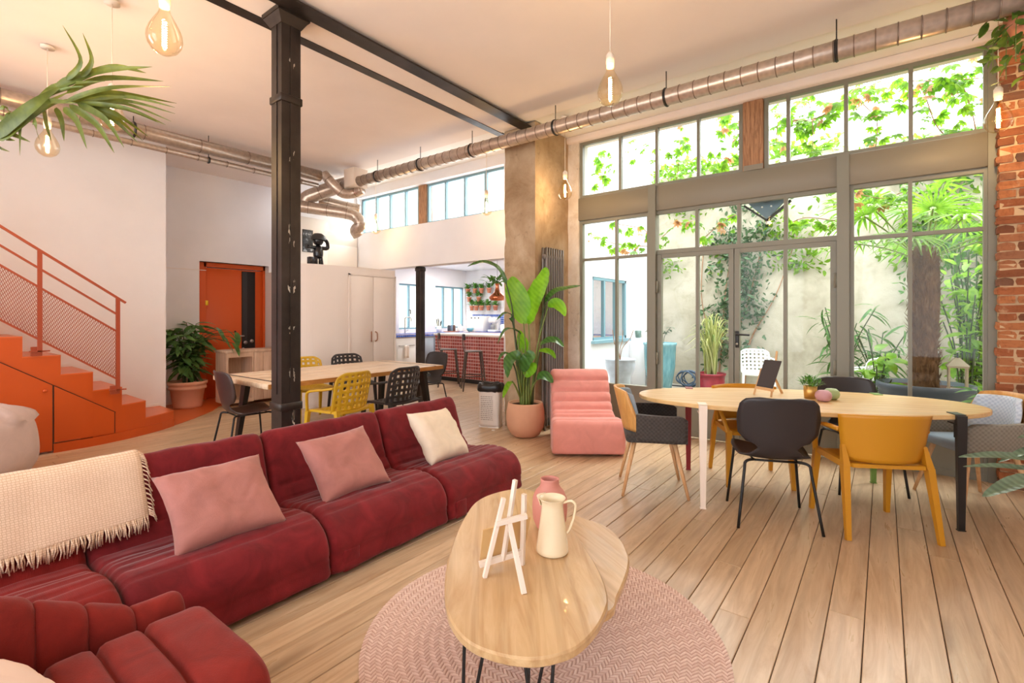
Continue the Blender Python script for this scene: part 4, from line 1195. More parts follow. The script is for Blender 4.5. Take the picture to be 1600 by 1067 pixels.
# ================================================================== CHAIRS
M['charcoal'] = plain('charcoal_plastic', (46, 42, 44), 0.42)
M['brownp'] = plain('brown_black_plastic', (58, 42, 42), 0.38)
M['mustard'] = plain('mustard_plastic', (194, 134, 28), 0.42, 0, 0.4)
M['lemon'] = plain('golden_yellow_plastic', (208, 166, 34), 0.42)
M['whitep'] = plain('white_plastic', (240, 240, 240), 0.4)
M['oaklight'] = wood('light_oak', (222, 176, 128), (200, 150, 102), 'Z', 2.0, 0.45, False)
M['bentwood'] = wood('bent_oak_ply', (220, 166, 96), (202, 144, 76), 'Z', 1.4, 0.4, False)
def shell_chair(label, loc, rz, mat, group=None):
    t = thing('shell_chair', label, 'chair', loc, rz, group)
    pr = smooth_path([(0.235, 0, 0.452), (0.20, 0, 0.460), (0.10, 0, 0.452), (-0.04, 0, 0.438), (-0.13, 0, 0.445), (-0.18, 0, 0.478), (-0.208, 0, 0.53), (-0.222, 0, 0.58), (-0.242, 0, 0.68), (-0.268, 0, 0.80), (-0.285, 0, 0.868)], 4)
    n = len(pr) - 1
    wk = [(0, 0.17), (0.06, 0.215), (0.2, 0.235), (0.36, 0.22), (0.48, 0.150), (0.57, 0.118), (0.63, 0.140), (0.69, 0.20), (0.76, 0.243), (0.84, 0.25), (0.93, 0.235), (0.97, 0.205), (0.99, 0.17), (1.0, 0.12)]
    def wd(u):
        for (a, wa), (b_, wb) in zip(wk[:-1], wk[1:]):
            if u <= b_:
                f = (u - a) / (b_ - a); f = f * f * (3 - 2 * f)
                return wa + (wb - wa) * f
        return wk[-1][1]
    G = []
    for i, p in enumerate(pr):
        u = i / n; w_ = wd(u); row = []
        bk = min(1, max(0, (u - 0.5) / 0.2))
        for j in range(15):
            v = j / 7 - 1
            row.append(V((p.x + bk * 0.055 * v * v * (w_ / 0.24), v * w_, p.z + (1 - bk) * (0.022 * v * v - 0.004))))
        G.append(row)
    MB().shell(G, 0.010).build('shell', mat, t)
    for sx in (1, -1):
        for sy in (1, -1):
            top = (0.15, sy * 0.15, 0.435) if sx > 0 else (-0.13, sy * 0.13, 0.428)
            mid = (0.19, sy * 0.205, 0.42) if sx > 0 else (-0.18, sy * 0.195, 0.415)
            ft = (0.235, sy * 0.245, 0.0) if sx > 0 else (-0.255, sy * 0.25, 0.0)
            MB().tube(smooth_path([top, ((top[0] + mid[0]) / 2 + 0.01 * sx, (top[1] + mid[1]) / 2 + 0.01 * sy, 0.43), mid, (mid[0] * 0.9 + ft[0] * 0.1, mid[1] * 0.9 + ft[1] * 0.1, 0.37), ft], 3), 0.0095, 8).build('leg', M['blackm'], t)
    MB().tube([(0.15, 0.15, 0.433), (-0.13, 0.13, 0.426), (-0.13, -0.13, 0.426), (0.15, -0.15, 0.433)], 0.008, 8, True).build('under_frame', M['blackm'], t)
    return t
def armchair(label, loc, rz, mat, group=None):
    t = thing('armchair', label, 'chair', loc, rz, group)
    G = []
    for i in range(13):
        z = 0.475 + 0.31 * i / 12; row = []
        for j in range(21):
            v = j / 10 - 1
            y = v * (0.232 + 0.040 * i / 12)
            row.append(V((-0.245 - 0.035 * i / 12 + 0.10 * abs(v) ** 2.2, y, z - 0.012 * v * v * (i / 12))))
        G.append(row)
    MB().shell(G, 0.016).build('backrest', mat, t)
    sg = []
    for i in range(15):
        row = []; x = -0.235 + 0.455 * i / 14
        w_ = 0.235 * (1 - 0.12 * abs(2 * i / 14 - 1) ** 6)
        for j in range(13):
            v = j / 6 - 1
            row.append(V((x, v * w_, 0.452 - 0.018 * (1 - v * v) * sin(pi * min(1, i / 12)) - (0.02 * ((i - 11) / 3) ** 2 if i > 11 else 0))))
        sg.append(row)
    MB().shell(sg, 0.022).build('seat', mat, t)
    for s_ in (1, -1):
        q = MB().beam((-0.165, s_ * 0.238, 0.57), (-0.205, s_ * 0.240, 0.44), 0.020, 0.03, (1, 0, 0), 0.042, 0.05)
        q.beam((-0.205, s_ * 0.243, 0.445), (-0.285, s_ * 0.262, 0.0), 0.040, 0.048, (1, 0, 0), 0.028, 0.028)
        q.build('leg', mat, t)
        q = MB().beam((0.195, s_ * 0.232, 0.455), (0.24, s_ * 0.25, 0.0), 0.042, 0.046, (1, 0, 0), 0.028, 0.028)
        q.build('leg', mat, t)
        MB().tube(smooth_path([(-0.16, s_ * 0.252, 0.665), (-0.08, s_ * 0.280, 0.672), (0.03, s_ * 0.288, 0.662), (0.10, s_ * 0.282, 0.630), (0.155, s_ * 0.265, 0.55), (0.20, s_ * 0.24, 0.44)], 5), [0.022] * 8 + [0.019] * 18, 10, flat=0.7).build('arm', mat, t)
        MB().beam((-0.22, s_ * 0.235, 0.445), (0.2, s_ * 0.232, 0.445), 0.024, 0.04).build('side_rail', mat, t)
    return t
def lattice(name, c, c2, axis='Y'):
    m = NT(name); tc = m.n('ShaderNodeTexCoord'); sp = m.n('ShaderNodeSeparateXYZ'); m.l(tc.outputs['Object'], sp.inputs[0])
    outs = []
    for sg in (1, -1):
        a = m.n('ShaderNodeMath', operation='MULTIPLY'); m.l(sp.outputs[axis], a.inputs[0]); a.inputs[1].default_value = 200.0 * sg
        b = m.n('ShaderNodeMath', operation='MULTIPLY'); m.l(sp.outputs['Z'], b.inputs[0]); b.inputs[1].default_value = 200.0
        d = m.n('ShaderNodeMath', operation='ADD'); m.l(a.outputs[0], d.inputs[0]); m.l(b.outputs[0], d.inputs[1])
        f = m.n('ShaderNodeMath', operation='SINE'); m.l(d.outputs[0], f.inputs[0]); outs.append(f.outputs[0])
    s_ = m.n('ShaderNodeMath', operation='ADD'); m.l(outs[0], s_.inputs[0]); m.l(outs[1], s_.inputs[1])
    h = m.n('ShaderNodeMapRange'); h.inputs['From Min'].default_value = -2; h.inputs['From Max'].default_value = 2; m.l(s_.outputs[0], h.inputs[0])
    col = m.ramp(h.outputs[0], [(0.2, c2), (0.7, c)])
    return m.done(m.bsdf(col, 0.8, 0, 0.2, h.outputs[0], 0.5, 0.006, 0.2))
M['greyfab'] = lattice('charcoal_weave', (76, 70, 66), (64, 59, 56), 'X')
M['bluefab'] = lattice('pale_blue_weave', (206, 218, 232), (182, 198, 218), 'Y')
M['taupefab'] = lattice('taupe_weave', (146, 140, 128), (130, 124, 112), 'X')
M['bluevinyl'] = plain('blue_grey_felt', (150, 166, 180), 0.8, 0, 0.2, 0.06)
def bent_chair(label, loc, rz, fab, pad, seatm, group=None):
    t = thing('upholstered_chair', label, 'chair', loc, rz, group)
    def arc(r0, y, z): return None
    # plywood back: rises from the seat, curved around the sitter
    G = []
    for i in range(12):
        f = i / 11; z = 0.50 + 0.33 * f; row = []
        hw = 0.245 + 0.0 * f if f < 0.45 else 0.245 - 0.045 * ((f - 0.45) / 0.55) ** 2
        for j in range(19):
            v = j / 9 - 1
            row.append(V((-0.225 - 0.075 * f + 0.13 * abs(v) ** 2.3 * (1 - 0.35 * f), v * hw, z - 0.02 * abs(v) ** 4 * f)))
        G.append(row)
    MB().shell(G, 0.014).build('plywood_back', M['bentwood'], t)
    G2 = []
    for i in range(10):
        f = i / 9; z = 0.53 + 0.27 * f; row = []
        hw = (0.205 if f < 0.5 else 0.205 - 0.035 * ((f - 0.5) / 0.5) ** 2)
        for j in range(15):
            v = j / 7 - 1
            ff = (z - 0.50) / 0.33
            row.append(V((-0.200 - 0.075 * ff + 0.10 * abs(v) ** 2.3, v * hw, z - 0.015 * abs(v) ** 4 * f)))
        G2.append(row)
    MB().shell(G2, 0.03).build('back_pad', pad, t)
    for s_ in (1, -1):                                    # upholstered side panel that forms the arm
        G3 = []
        for i in range(8):
            z = 0.445 + 0.205 * i / 7; row = []
            for j in range(14):
                f = j / 13
                x = -0.14 + 0.37 * f
                zz = z
                if f > 0.85: zz = 0.445 + (z - 0.445) * (1 - 0.12 * ((f - 0.85) / 0.15) ** 2)
                row.append(V((x, s_ * (0.240 + 0.045 * sin(pi * min(1, f * 0.8 + 0.1)) - 0.01 + 0.012 * i / 7), zz - 0.01 * f)))
            G3.append(row)
        MB().shell(G3, 0.034).build('arm_panel', fab, t)
    q = MB().rbox(-0.22, 0.235, -0.225, 0.225, 0.415, 0.485, 0.03, 3)
    q.build('seat_cushion', seatm, t)
    for sx in (1, -1):
        for s_ in (1, -1):
            MB().tube([(0.15 * sx, s_ * 0.16, 0.42), (0.245 * sx, s_ * 0.24, 0.006)], [0.019, 0.011], 10).build('leg', M['oaklight'], t)
    return t
def lattice_chair(label, loc, rz, mat, group=None, arms=True):
    t = thing('lattice_chair', label, 'chair', loc, rz, group)
    nu, nv = 26, 30
    G = []
    for i in range(nu):
        f = i / (nu - 1); z = 0.44 + 0.40 * f; row = []
        for j in range(nv):
            v = j / (nv - 1) * 2 - 1
            hw = 0.245 * (1 - 0.02 * (1 - f))
            top = 0.055 * max(0, (abs(v) - 0.55) / 0.45) ** 2
            row.append(V((-0.20 - 0.075 * f + 0.075 * v * v, v * hw * (1 - 0.05 * max(0, f - 0.8) / 0.2), 0.44 + (0.40 - top) * f)))
        G.append(row)
    def hole(i, j): return not (2 <= i <= nu - 4 and 2 <= j <= nv - 4 and (i - 1) % 4 in (1, 2) and (j - 2) % 4 in (0, 1))
    MB().shell(G, 0.014, hole).build('backrest', mat, t)
    sgd = []
    ns, ms = 17, 17
    for i in range(ns):
        x = -0.225 + 0.45 * i / (ns - 1); row = []
        for j in range(ms):
            v = j / (ms - 1) * 2 - 1
            row.append(V((x, v * 0.235 * (1 - 0.08 * (i / (ns - 1)) ** 8), 0.447 - 0.012 * (1 - v * v) - 0.02 * max(0, (i - 13) / 3) ** 2)))
        sgd.append(row)
    MB().shell(sgd, 0.022, lambda i, j: not (3 <= i <= 12 and 2 <= j <= 13 and i % 2 == 1 and j % 2 == 0)).build('seat', mat, t)
    for s_ in (1, -1):
        MB().beam((-0.205, s_ * 0.235, 0.47), (-0.275, s_ * 0.255, 0), 0.040, 0.042, (1, 0, 0), 0.024, 0.026).build('leg', mat, t)
        MB().beam((0.195, s_ * 0.235, 0.44), (0.235, s_ * 0.25, 0), 0.040, 0.042, (1, 0, 0), 0.024, 0.026).build('leg', mat, t)
        if arms:
            MB().tube(smooth_path([(-0.17, s_ * 0.245, 0.69), (-0.08, s_ * 0.285, 0.675), (0.05, s_ * 0.295, 0.66), (0.15, s_ * 0.28, 0.63), (0.19, s_ * 0.255, 0.55), (0.20, s_ * 0.24, 0.43)], 4), 0.017, 8, flat=0.75).build('arm', mat, t)
    return t
# ---- dining table with four coloured clip-on legs
DA = radians(22.5)
dc = (-0.535, 4.40)
dt = thing('dining_table', 'long oval oak dining table with four differently coloured legs by the windows', 'dining table', (dc[0], dc[1], 0), DA)
M['oak2'] = wood('pale_oak_veneer', (226, 190, 132), (208, 166, 106), 'X', 0.7, 0.34, False, None, 0.1, 0.2)
out = []
for k in range(72):
    a = 2 * pi * k / 72; e = 2 / 2.15
    out.append((1.20 * math.copysign(abs(cos(a)) ** e, cos(a)), 0.555 * math.copysign(abs(sin(a)) ** e, sin(a))))
slab(out, 0.722, 0.752, 0.004).build('top', M['oak2'], dt)
def clip_leg(lx_, ly, c, lb):
    mat = plain('leg_paint_' + lb.split()[0], c, 0.4)
    s_ = 1 if ly > 0 else -1; sx = 1 if lx_ > 0 else -1
    q = MB().beam((lx_, ly, 0.75), (lx_, ly, 0.0), 0.058, 0.030, (0, 1, 0), 0.036, 0.022)
    q.box(lx_ - 0.03, lx_ + 0.03, ly - s_ * 0.10 if s_ > 0 else ly, ly if s_ > 0 else ly + 0.10, 0.752, 0.757)
    q.box(lx_ - 0.03, lx_ + 0.03, ly - s_ * 0.09 if s_ > 0 else ly, ly if s_ > 0 else ly + 0.09, 0.690, 0.697)
    q.box(lx_ - 0.02, lx_ + 0.02, min(ly, ly - s_ * 0.04), max(ly, ly - s_ * 0.04), 0.60, 0.69)
    q.box(lx_ - 0.022, lx_ + 0.022, ly - 0.014, ly + 0.014, 0.0, 0.006)
    o_ = q.build('leg', mat, dt); o_['label'] = lb
for (wx, wy), c, lb in (((-1.07, 3.735), (238, 222, 206), 'white painted leg'), ((0.375, 4.385), (34, 32, 32), 'black painted leg'), ((-1.41, 4.51), (140, 26, 34), 'red painted leg'), ((-0.063, 5.10), (112, 150, 70), 'green painted leg')):
    p = RZ(-DA) @ V((wx - dc[0], wy - dc[1], 0)); clip_leg(p.x, math.copysign(0.555 * (1 - abs(p.x / 1.2) ** 2.15) ** (1 / 2.15) + 0.017, p.y), c, lb)
bent_chair('oak backed chair with charcoal woven arms at the left end of the oval table', (-1.50, 3.86, 0), radians(27), M['greyfab'], M['bluevinyl'], M['greyfab'])
bent_chair('oak backed chair with pale blue quilted back pad at the right table end', (0.53, 5.02, 0), radians(212), M['taupefab'], M['bluefab'], M['bluevinyl'])
shell_chair('black shell chair on thin legs at the near side of the oval table', (-0.63, 3.815, 0), radians(112), M['charcoal'])
shell_chair('black shell chair on the window side of the oval table', (-0.17, 4.93, 0), radians(-62), M['charcoal'])
armchair('mustard plastic armchair with solid back at the near side of the oval table', (-0.085, 4.085, 0), radians(119), M['mustard'])
armchair('mustard plastic armchair on the window side of the oval table, by its red leg', (-0.91, 4.59, 0), radians(-61), M['mustard'])
# things on the dining table
DZT = 0.752
be = plain('beech_stick', (214, 172, 124), 0.55)
ez2 = thing('table_easel', 'small wooden easel holding a blackboard on the oval dining table', 'easel', at_z(1200, 618, DZT))
eo2 = V(ez2.location)
def E2(px, py, t_): return at_d(px, py, t_) - eo2
f1, f2, f3 = at_z(1178, 616, DZT) - eo2, at_z(1205, 620, DZT) - eo2, at_z(1222, 614.5, DZT) - eo2
MB().beam(f1, E2(1190, 575, 4.04), 0.014).build('leg', be, ez2)
MB().beam(f2, E2(1214, 549, 4.08), 0.014).build('leg', be, ez2)
MB().beam(f3, E2(1208, 585, 4.08), 0.014).build('rear_leg', be, ez2)
MB().beam(E2(1181, 605, 3.93), E2(1209, 610, 3.90), 0.016, 0.022).build('ledge', be, ez2)
a, b_, c, d_ = E2(1194.5, 562, 4.03), E2(1221.5, 564.5, 4.00), E2(1207.5, 607, 3.90), E2(1182, 602.5, 3.93)
nrm = (b_ - a).cross(d_ - a).normalized() * 0.004
MB().add([a - nrm, b_ - nrm, c - nrm, d_ - nrm, a + nrm, b_ + nrm, c + nrm, d_ + nrm], [(0, 1, 2, 3), (7, 6, 5, 4), (0, 4, 5, 1), (1, 5, 6, 2), (2, 6, 7, 3), (3, 7, 4, 0)]).build('blackboard', plain('slate_paint', (66, 60, 60), 0.6), ez2)
for px, py, c, lb in ((1286.5, 627, (196, 150, 158), 'mauve'), (1299, 624, (160, 180, 128), 'sage green')):
    p = at_z(px, py, DZT)
    q = MB().lathe([(0, 0.0), (0.035, 0.003), (0.052, 0.02), (0.058, 0.043), (0.052, 0.066), (0.034, 0.083), (0.0, 0.088)], 24)
    tag(q.build('candle', plain('wax_' + lb.split()[0], c, 0.55), None, p), lb + ' round candle on the oval table beside the gold pot', 'candle')

# ---- second dining table and its chairs
t2 = thing('dining_table', 'long rustic oak table with black slanted legs behind the steel column', 'dining table', (-5.33, 3.45, 0))
X0, X1, Y0, Y1 = -0.62, 0.60, -1.12, 1.25
M['oak3'] = wood('bleached_oak', (236, 214, 188), (216, 186, 152), 'Y', 0.8, 0.4, True)
M['oak3e'] = wood('oak_bark_edge', (196, 138, 72), (164, 106, 50), 'Y', 1.4, 0.5, False)
bd = [X0 + (X1 - X0) * k / 4 for k in range(5)]
for k in range(4):
    MB().rbox(bd[k] + 0.001, bd[k + 1] - 0.001, Y0 + 0.16, Y1 - 0.16, 0.69, 0.742, 0.003, 1).build('board', M['oak3'], t2)
for ya, yb in ((Y0, Y0 + 0.125), (Y1 - 0.125, Y1)):
    MB().rbox(X0, X1, ya, yb, 0.69, 0.742, 0.006, 1).build('end_board', M['oak3'], t2)
for y in (Y0 + 0.1425, Y1 - 0.1425):
    MB().box(X0 + 0.01, X1 - 0.01, y - 0.0165, y + 0.0165, 0.688, 0.741).build('steel_inlay', M['blackm'], t2)
for y in (Y0 + 0.25, Y1 - 0.25):
    s_ = -1 if y < 0 else 1
    for x in (X0 + 0.20, X1 - 0.10):
        sx = -1 if x < 0 else 1
        MB().beam((x - sx * 0.05, y, 0.69), (x + sx * 0.06, y + s_ * 0.05, 0.0), 0.10, 0.06, (0, 1, 0), 0.06, 0.045).build('leg', M['black'], t2)
    MB().beam((X0 + 0.18, y, 0.665), (X1 - 0.08, y, 0.665), 0.08, 0.05).build('cross_bearer', M['black'], t2)
for xe, nm_ in ((X0 - 0.005, 'edge_strip'), (X1, 'edge_strip')): MB().box(xe, xe + 0.005, Y0 + 0.01, Y1 - 0.01, 0.692, 0.738).build(nm_, M['oak3e'], t2)
MB().box(X0, X1, Y1, Y1 + 0.004, 0.692, 0.738).build('edge_strip', M['oak3e'], t2)
lattice_chair('golden yellow lattice armchair on the near side of the rustic table', (-4.50, 2.97, 0), radians(190), M['lemon'])
lattice_chair('black lattice armchair on the near side of the rustic table', (-4.46, 3.62, 0), radians(186), M['charcoal'])
lattice_chair('golden yellow lattice armchair on the far side of the rustic table behind the column', (-6.15, 3.62, 0), radians(-6), M['lemon'])
lattice_chair('black lattice armchair on the far side of the rustic table', (-6.18, 4.30, 0), radians(-8), M['charcoal'])
shell_chair('brown black shell chair at the left end of the rustic table', (-5.12, 2.32, 0), radians(84), M['brownp'])
shell_chair('dark shell chair at the kitchen end of the rustic table', (-5.28, 4.88, 0), radians(-96), M['charcoal'])

# ================================================================== RADIATOR, PLANT POT CORNER
rd = thing('radiator', 'tall grey column radiator on the concrete pillar', 'radiator', (-3.30, 5.20, 0))
M['rad'] = plain('grey_radiator_paint', (128, 120, 116), 0.4, 0.2)
for k in range(8):
    y = -0.185 + k * 0.053
    for dx in (-0.03, 0.025):
        MB().tube(smooth_path([(dx, y, 0.16), (dx, y, 0.2), (dx, y, 2.10), (dx, y, 2.145)], 2), 0.0155, 8).build('radiator_column', M['rad'], rd)
for z in (0.17, 2.13):
    MB().tube([(0, -0.21, z), (0, 0.21, z)], 0.030, 12).build('header', M['rad'], rd)
MB().tube([(0, -0.19, 0.16), (0, -0.19, 0.0)], 0.012, 8).tube([(0, 0.19, 0.16), (0, 0.19, 0.0)], 0.012, 8).build('feed_pipe', M['rad'], rd)
# ================================================================== KITCHEN
def tilemat(name, c, c2):
    m = NT(name); rnd = m.n('ShaderNodeAttribute', attribute_name='rnd').outputs['Fac']
    return m.done(m.bsdf(m.ramp(rnd, [(0, c), (1, c2)]), 0.2, 0, 0.5))
M['rtile'] = tilemat('red_glazed_tile', (150, 58, 52), (186, 92, 82))
M['btile'] = tilemat('blue_glazed_tile', (44, 78, 164), (80, 120, 204))
M['grout'] = plain('pale_grout', (232, 206, 196), 0.9)
M['kwhite'] = plain('white_enamel', (240, 238, 232), 0.3)
M['kblue'] = plain('grey_blue_cupboard', (166, 178, 190), 0.5)
def tiles(name, par, mat, o_, du, dv, nu, nv, pitch, nrm, seed=1):
    r = random.Random(seed); o_, du, dv, nrm = V(o_), V(du), V(dv), V(nrm); m = MB(); at_ = []
    g = pitch * 0.10
    for i in range(nu):
        for j in range(nv):
            a = o_ + du * (i * pitch + g) + dv * (j * pitch + g); L = pitch - 2 * g
            q = [a, a + du * L, a + du * L + dv * L, a + dv * L]
            m.add(q + [p + nrm * 0.006 for p in q], [(4, 5, 6, 7), (0, 1, 5, 4), (1, 2, 6, 5), (2, 3, 7, 6), (3, 0, 4, 7)]); at_ += [r.random()] * 8
    ob = stuff(m.build(name, mat, par))
    k = ob.data.attributes.new('rnd', 'FLOAT', 'POINT'); k.data.foreach_set('value', at_)
    return ob
kb = thing('kitchen_bar', 'bar counter clad in small red square tiles with pale top', 'counter', (-7.92, 7.62, 0), radians(-2))
MB().box(0, 2.6, 0, 0.55, 0.09, 0.98).build('carcass', M['grout'], kb)
tiles('tile_cladding', kb, M['rtile'], (0, -0.001, 0.09), (1, 0, 0), (0, 0, 1), 37, 13, 0.0685, (0, -1, 0))
tiles('side_cladding', kb, M['rtile'], (-0.001, 0.55, 0.09), (0, -1, 0), (0, 0, 1), 8, 13, 0.0685, (-1, 0, 0), 3)
MB().rbox(-0.03, 2.63, -0.03, 0.58, 0.98, 1.025, 0.006, 1).build('worktop', plain('pale_stone', (244, 232, 222), 0.35), kb)
MB().box(0.02, 2.58, 0.03, 0.5, 0, 0.09).build('plinth', M['black'], kb)
kc = thing('kitchen_counter', 'kitchen counter with blue tiled edge under the kitchen windows', 'counter', (-9.0, 6.0, 0))
MB().box(0.01, 0.68, 0.0, 0.79, 0.08, 0.94).box(0.01, 0.68, 1.45, 3.75, 0.08, 0.94).build('carcass', M['kblue'], kc)
for y0_ in (0.02, 0.41, 1.47, 1.97, 2.47):
    MB().rbox(0.68, 0.70, y0_, y0_ + (0.36 if y0_ < 1 else 0.47), 0.10, 0.90, 0.003, 1).build('cupboard_front', M['kblue'], kc)
MB().box(0.0, 0.715, 0.0, 3.2, 0.94, 1.0).build('worktop', M['grout'], kc)
tiles('edge_tile', kc, M['btile'], (0.716, 0.0, 0.94), (0, 1, 0), (0, 0, 1), 58, 1, 0.055, (1, 0, 0), 4)
tiles('top_tile', kc, M['btile'], (0.05, 0.0, 1.0), (1, 0, 0), (0, 1, 0), 12, 58, 0.055, (0, 0, 1), 5)
kb2 = thing('kitchen_counter', 'back kitchen counter with blue tiled splashback below the herb rack', 'counter', (-8.28, 9.8, 0))
MB().box(0.0, 4.0, -0.62, -0.02, 0.0, 0.95).build('carcass', M['kwhite'], kb2)
MB().box(-0.7, 4.0, -0.64, -0.005, 0.95, 1.0).build('worktop', M['grout'], kb2)
tiles('top_tile', kb2, M['btile'], (0.02, -0.63, 1.0), (1, 0, 0), (0, 1, 0), 70, 11, 0.055, (0, 0, 1), 6)
tiles('splashback_tile', kb2, M['btile'], (-0.48, -0.003, 1.01), (1, 0, 0), (0, 0, 1), 44, 8, 0.055, (0, -1, 0), 7)
ov = thing('oven', 'white enamel kitchen range with a hanging tea towel', 'oven', (-8.32, 6.81, 0))
MB().rbox(-0.6, 0.02, 0.0, 0.62, 0.02, 0.935, 0.03, 2).build('body', M['kwhite'], ov)
MB().rbox(0.02, 0.035, 0.05, 0.57, 0.12, 0.72, 0.01, 1).build('door', M['kwhite'], ov)
MB().tube([(0.02, 0.1, 0.76), (0.06, 0.1, 0.76), (0.06, 0.52, 0.76), (0.02, 0.52, 0.76)], 0.008, 8).build('towel_rail', M['chrome'], ov)
tag(MB().shell([[V((-8.25 + 0.012 * sin(j * 0.9), 7.02 + 0.016 * j, 0.765 - 0.045 * i)) for j in range(9)] for i in range(7)], 0.008).build('tea_towel', plain('pale_linen', (236, 222, 206), 0.9)), 'small pale tea towel hanging on the range rail', 'towel')
def kwin(name, y0_, y1_, n):
    t = struct(name, None, None)
    m = MB().box(-9.14, -9.06, y0_, y0_ + 0.03, 1.09, 2.17).box(-9.14, -9.06, y1_ - 0.03, y1_, 1.09, 2.17).box(-9.14, -9.06, y0_, y1_, 1.09, 1.13).box(-9.14, -9.06, y0_, y1_, 2.13, 2.17)
    m.build('frame', M['bframe'], t)
    for k in range(1, n): MB().box(-9.13, -9.07, y0_ + (y1_ - y0_) * k / n - 0.02, y0_ + (y1_ - y0_) * k / n + 0.02, 1.12, 2.14).build('mullion', M['bframe'], t)
    for k in range(n): MB().box(-9.103, -9.097, y0_ + (y1_ - y0_) * k / n + 0.01, y0_ + (y1_ - y0_) * (k + 1) / n - 0.01, 1.11, 2.15).build('pane', M['glass'], t)
    return t
k8 = kwin('window_8', 7.5, 8.24, 2); kwin('window_9', 8.66, 9.74, 3)
MB().tube([(-9.06, 7.87, 1.55), (-9.02, 7.87, 1.55), (-9.02, 7.87, 1.45)], 0.012, 8).build('window_handle', M['black'], k8)
for k in range(2):
    ld = bpy.data.lights.new('kitchen_fill_light', 'AREA'); ld.energy = 12; ld.size = 0.9; ld.color = (1, 0.97, 0.92)  # area lights without a fitting, added to brighten the kitchen
    lo = bpy.data.objects.new('kitchen_fill_light', ld); C.objects.link(lo); lo.location = (-7.8 + k * 2.0, 8.3, 2.6)
# stools
def stool(label, loc, rz):
    t = thing('bar_stool', label, 'stool', loc, rz, 'bar stools at the tiled bar')
    sm = plain('stool_steel', (92, 80, 74), 0.4, 0.5) if 'stool_steel' not in bpy.data.materials else bpy.data.materials['stool_steel']
    MB().rbox(-0.16, 0.16, -0.16, 0.16, 0.725, 0.745, 0.009, 2).build('seat', sm, t)
    for sx in (1, -1):
        for sy in (1, -1): MB().beam((0.135 * sx, 0.135 * sy, 0.73), (0.215 * sx, 0.215 * sy, 0.0), 0.040, 0.012, (sx, -sy, 0), 0.026, 0.012).build('leg', sm, t)
    q = MB()
    for a, b_ in (((1, 1), (1, -1)), ((1, -1), (-1, -1)), ((-1, -1), (-1, 1)), ((-1, 1), (1, 1))): q.beam((0.185 * a[0], 0.185 * a[1], 0.27), (0.185 * b_[0], 0.185 * b_[1], 0.27), 0.01, 0.02)
    q.build('foot_rail', sm, t)
    MB().beam((-0.15, 0, 0.73), (-0.19, 0, 1.0), 0.03, 0.008, (1, 0, 0)).build('back_stem', sm, t)
    MB().tube(smooth_path([(-0.12, -0.15, 0.72), (-0.19, -0.17, 0.74), (-0.22, -0.15, 0.95), (-0.20, -0.10, 1.0)], 4), 0.009, 6).build('back_rod', sm, t)
    MB().shell([[V((-0.20 + 0.03 * (j / 5 - 1) ** 2 - 0.01 * i / 4, (j / 5 - 1) * 0.135 * (1 - 0.06 * (abs(i / 2 - 1)) ** 3), 0.95 + 0.115 * i / 4)) for j in range(11)] for i in range(5)], 0.02).build('backrest', M['brownp'], t)
stool('left dark metal bar stool with low backrest at the red tiled bar', (-6.98, 7.08, 0), radians(48))
stool('right dark metal bar stool with low backrest at the red tiled bar', (-6.22, 6.98, 0), radians(48))
# counter-top things
def lat(name, label, cat, loc, prof, mat, n=20): return tag(MB().lathe(prof, n).build(name, mat, None, loc), label, cat)
ta = thing('tap', 'steel swan neck tap at the kitchen sink window', 'tap', (-8.85, 7.55, 1.006))
MB().tube(smooth_path([(0, 0, 0), (0, 0, 0.30), (0.02, 0, 0.36), (0.12, 0, 0.37), (0.2, 0, 0.36), (0.21, 0, 0.28)], 4), 0.013, 8).build('spout', M['chrome'], ta)
MB().tube([(0, 0.03, 0.05), (0, 0.10, 0.07)], 0.01, 8).build('lever', M['chrome'], ta)
ut = thing('utensil_jar', 'white jar of kitchen utensils by the steel post', 'jar', (-8.62, 8.42, 1.006))
MB().lathe([(0, 0), (0.06, 0), (0.06, 0.16), (0.052, 0.16), (0.05, 0.01), (0, 0.01)], 16).build('jar', M['kwhite'], ut)
for k in range(5): MB().tube([(0.02 * cos(k * 1.3), 0.02 * sin(k * 1.3), 0.02), (0.06 * cos(k * 1.3), 0.06 * sin(k * 1.3), 0.26 + 0.02 * k)], [0.006, 0.014], 6).build('utensil', M['black'], ut)
tr = thing('tray', 'copper tray with jars on the kitchen counter', 'tray', (-8.62, 8.85, 1.006))
MB().rbox(-0.12, 0.12, -0.17, 0.17, 0, 0.02, 0.006, 1).build('base', plain('copper_tray', (206, 140, 110), 0.4, 0.4), tr)
for k in range(3):
    lat('jar', ('dark', 'blue grey', 'brown')[k] + ' jar on the copper tray', 'jar', (-8.62, 8.76 + k * 0.09, 1.027), [(0, 0), (0.035, 0), (0.038, 0.02), (0.038, 0.13), (0.028, 0.15), (0, 0.155)], plain('jar_glaze_%d' % k, ((70, 72, 80), (110, 130, 150), (96, 70, 60))[k], 0.3), 14)
lat('canister', 'small white canister between the tray and the bread box', 'canister', (-8.58, 9.13, 1.006), [(0, 0), (0.07, 0), (0.075, 0.02), (0.07, 0.13), (0.03, 0.16), (0.02, 0.19), (0, 0.19)], M['kwhite'])
lat('bowl', 'teal bowl on the kitchen counter beside the white canister', 'bowl', (-8.40, 9.30, 1.006), [(0, 0), (0.05, 0), (0.09, 0.05), (0.095, 0.09), (0.085, 0.09), (0.04, 0.02), (0, 0.02)], plain('teal_glaze', (96, 160, 176), 0.3))
bb_ = thing('bread_box', 'large white box with knobs on the back kitchen counter', 'appliance', (-8.30, 9.50, 1.006))
MB().rbox(-0.22, 0.30, -0.16, 0.16, 0, 0.40, 0.02, 2).build('body', M['kwhite'], bb_)
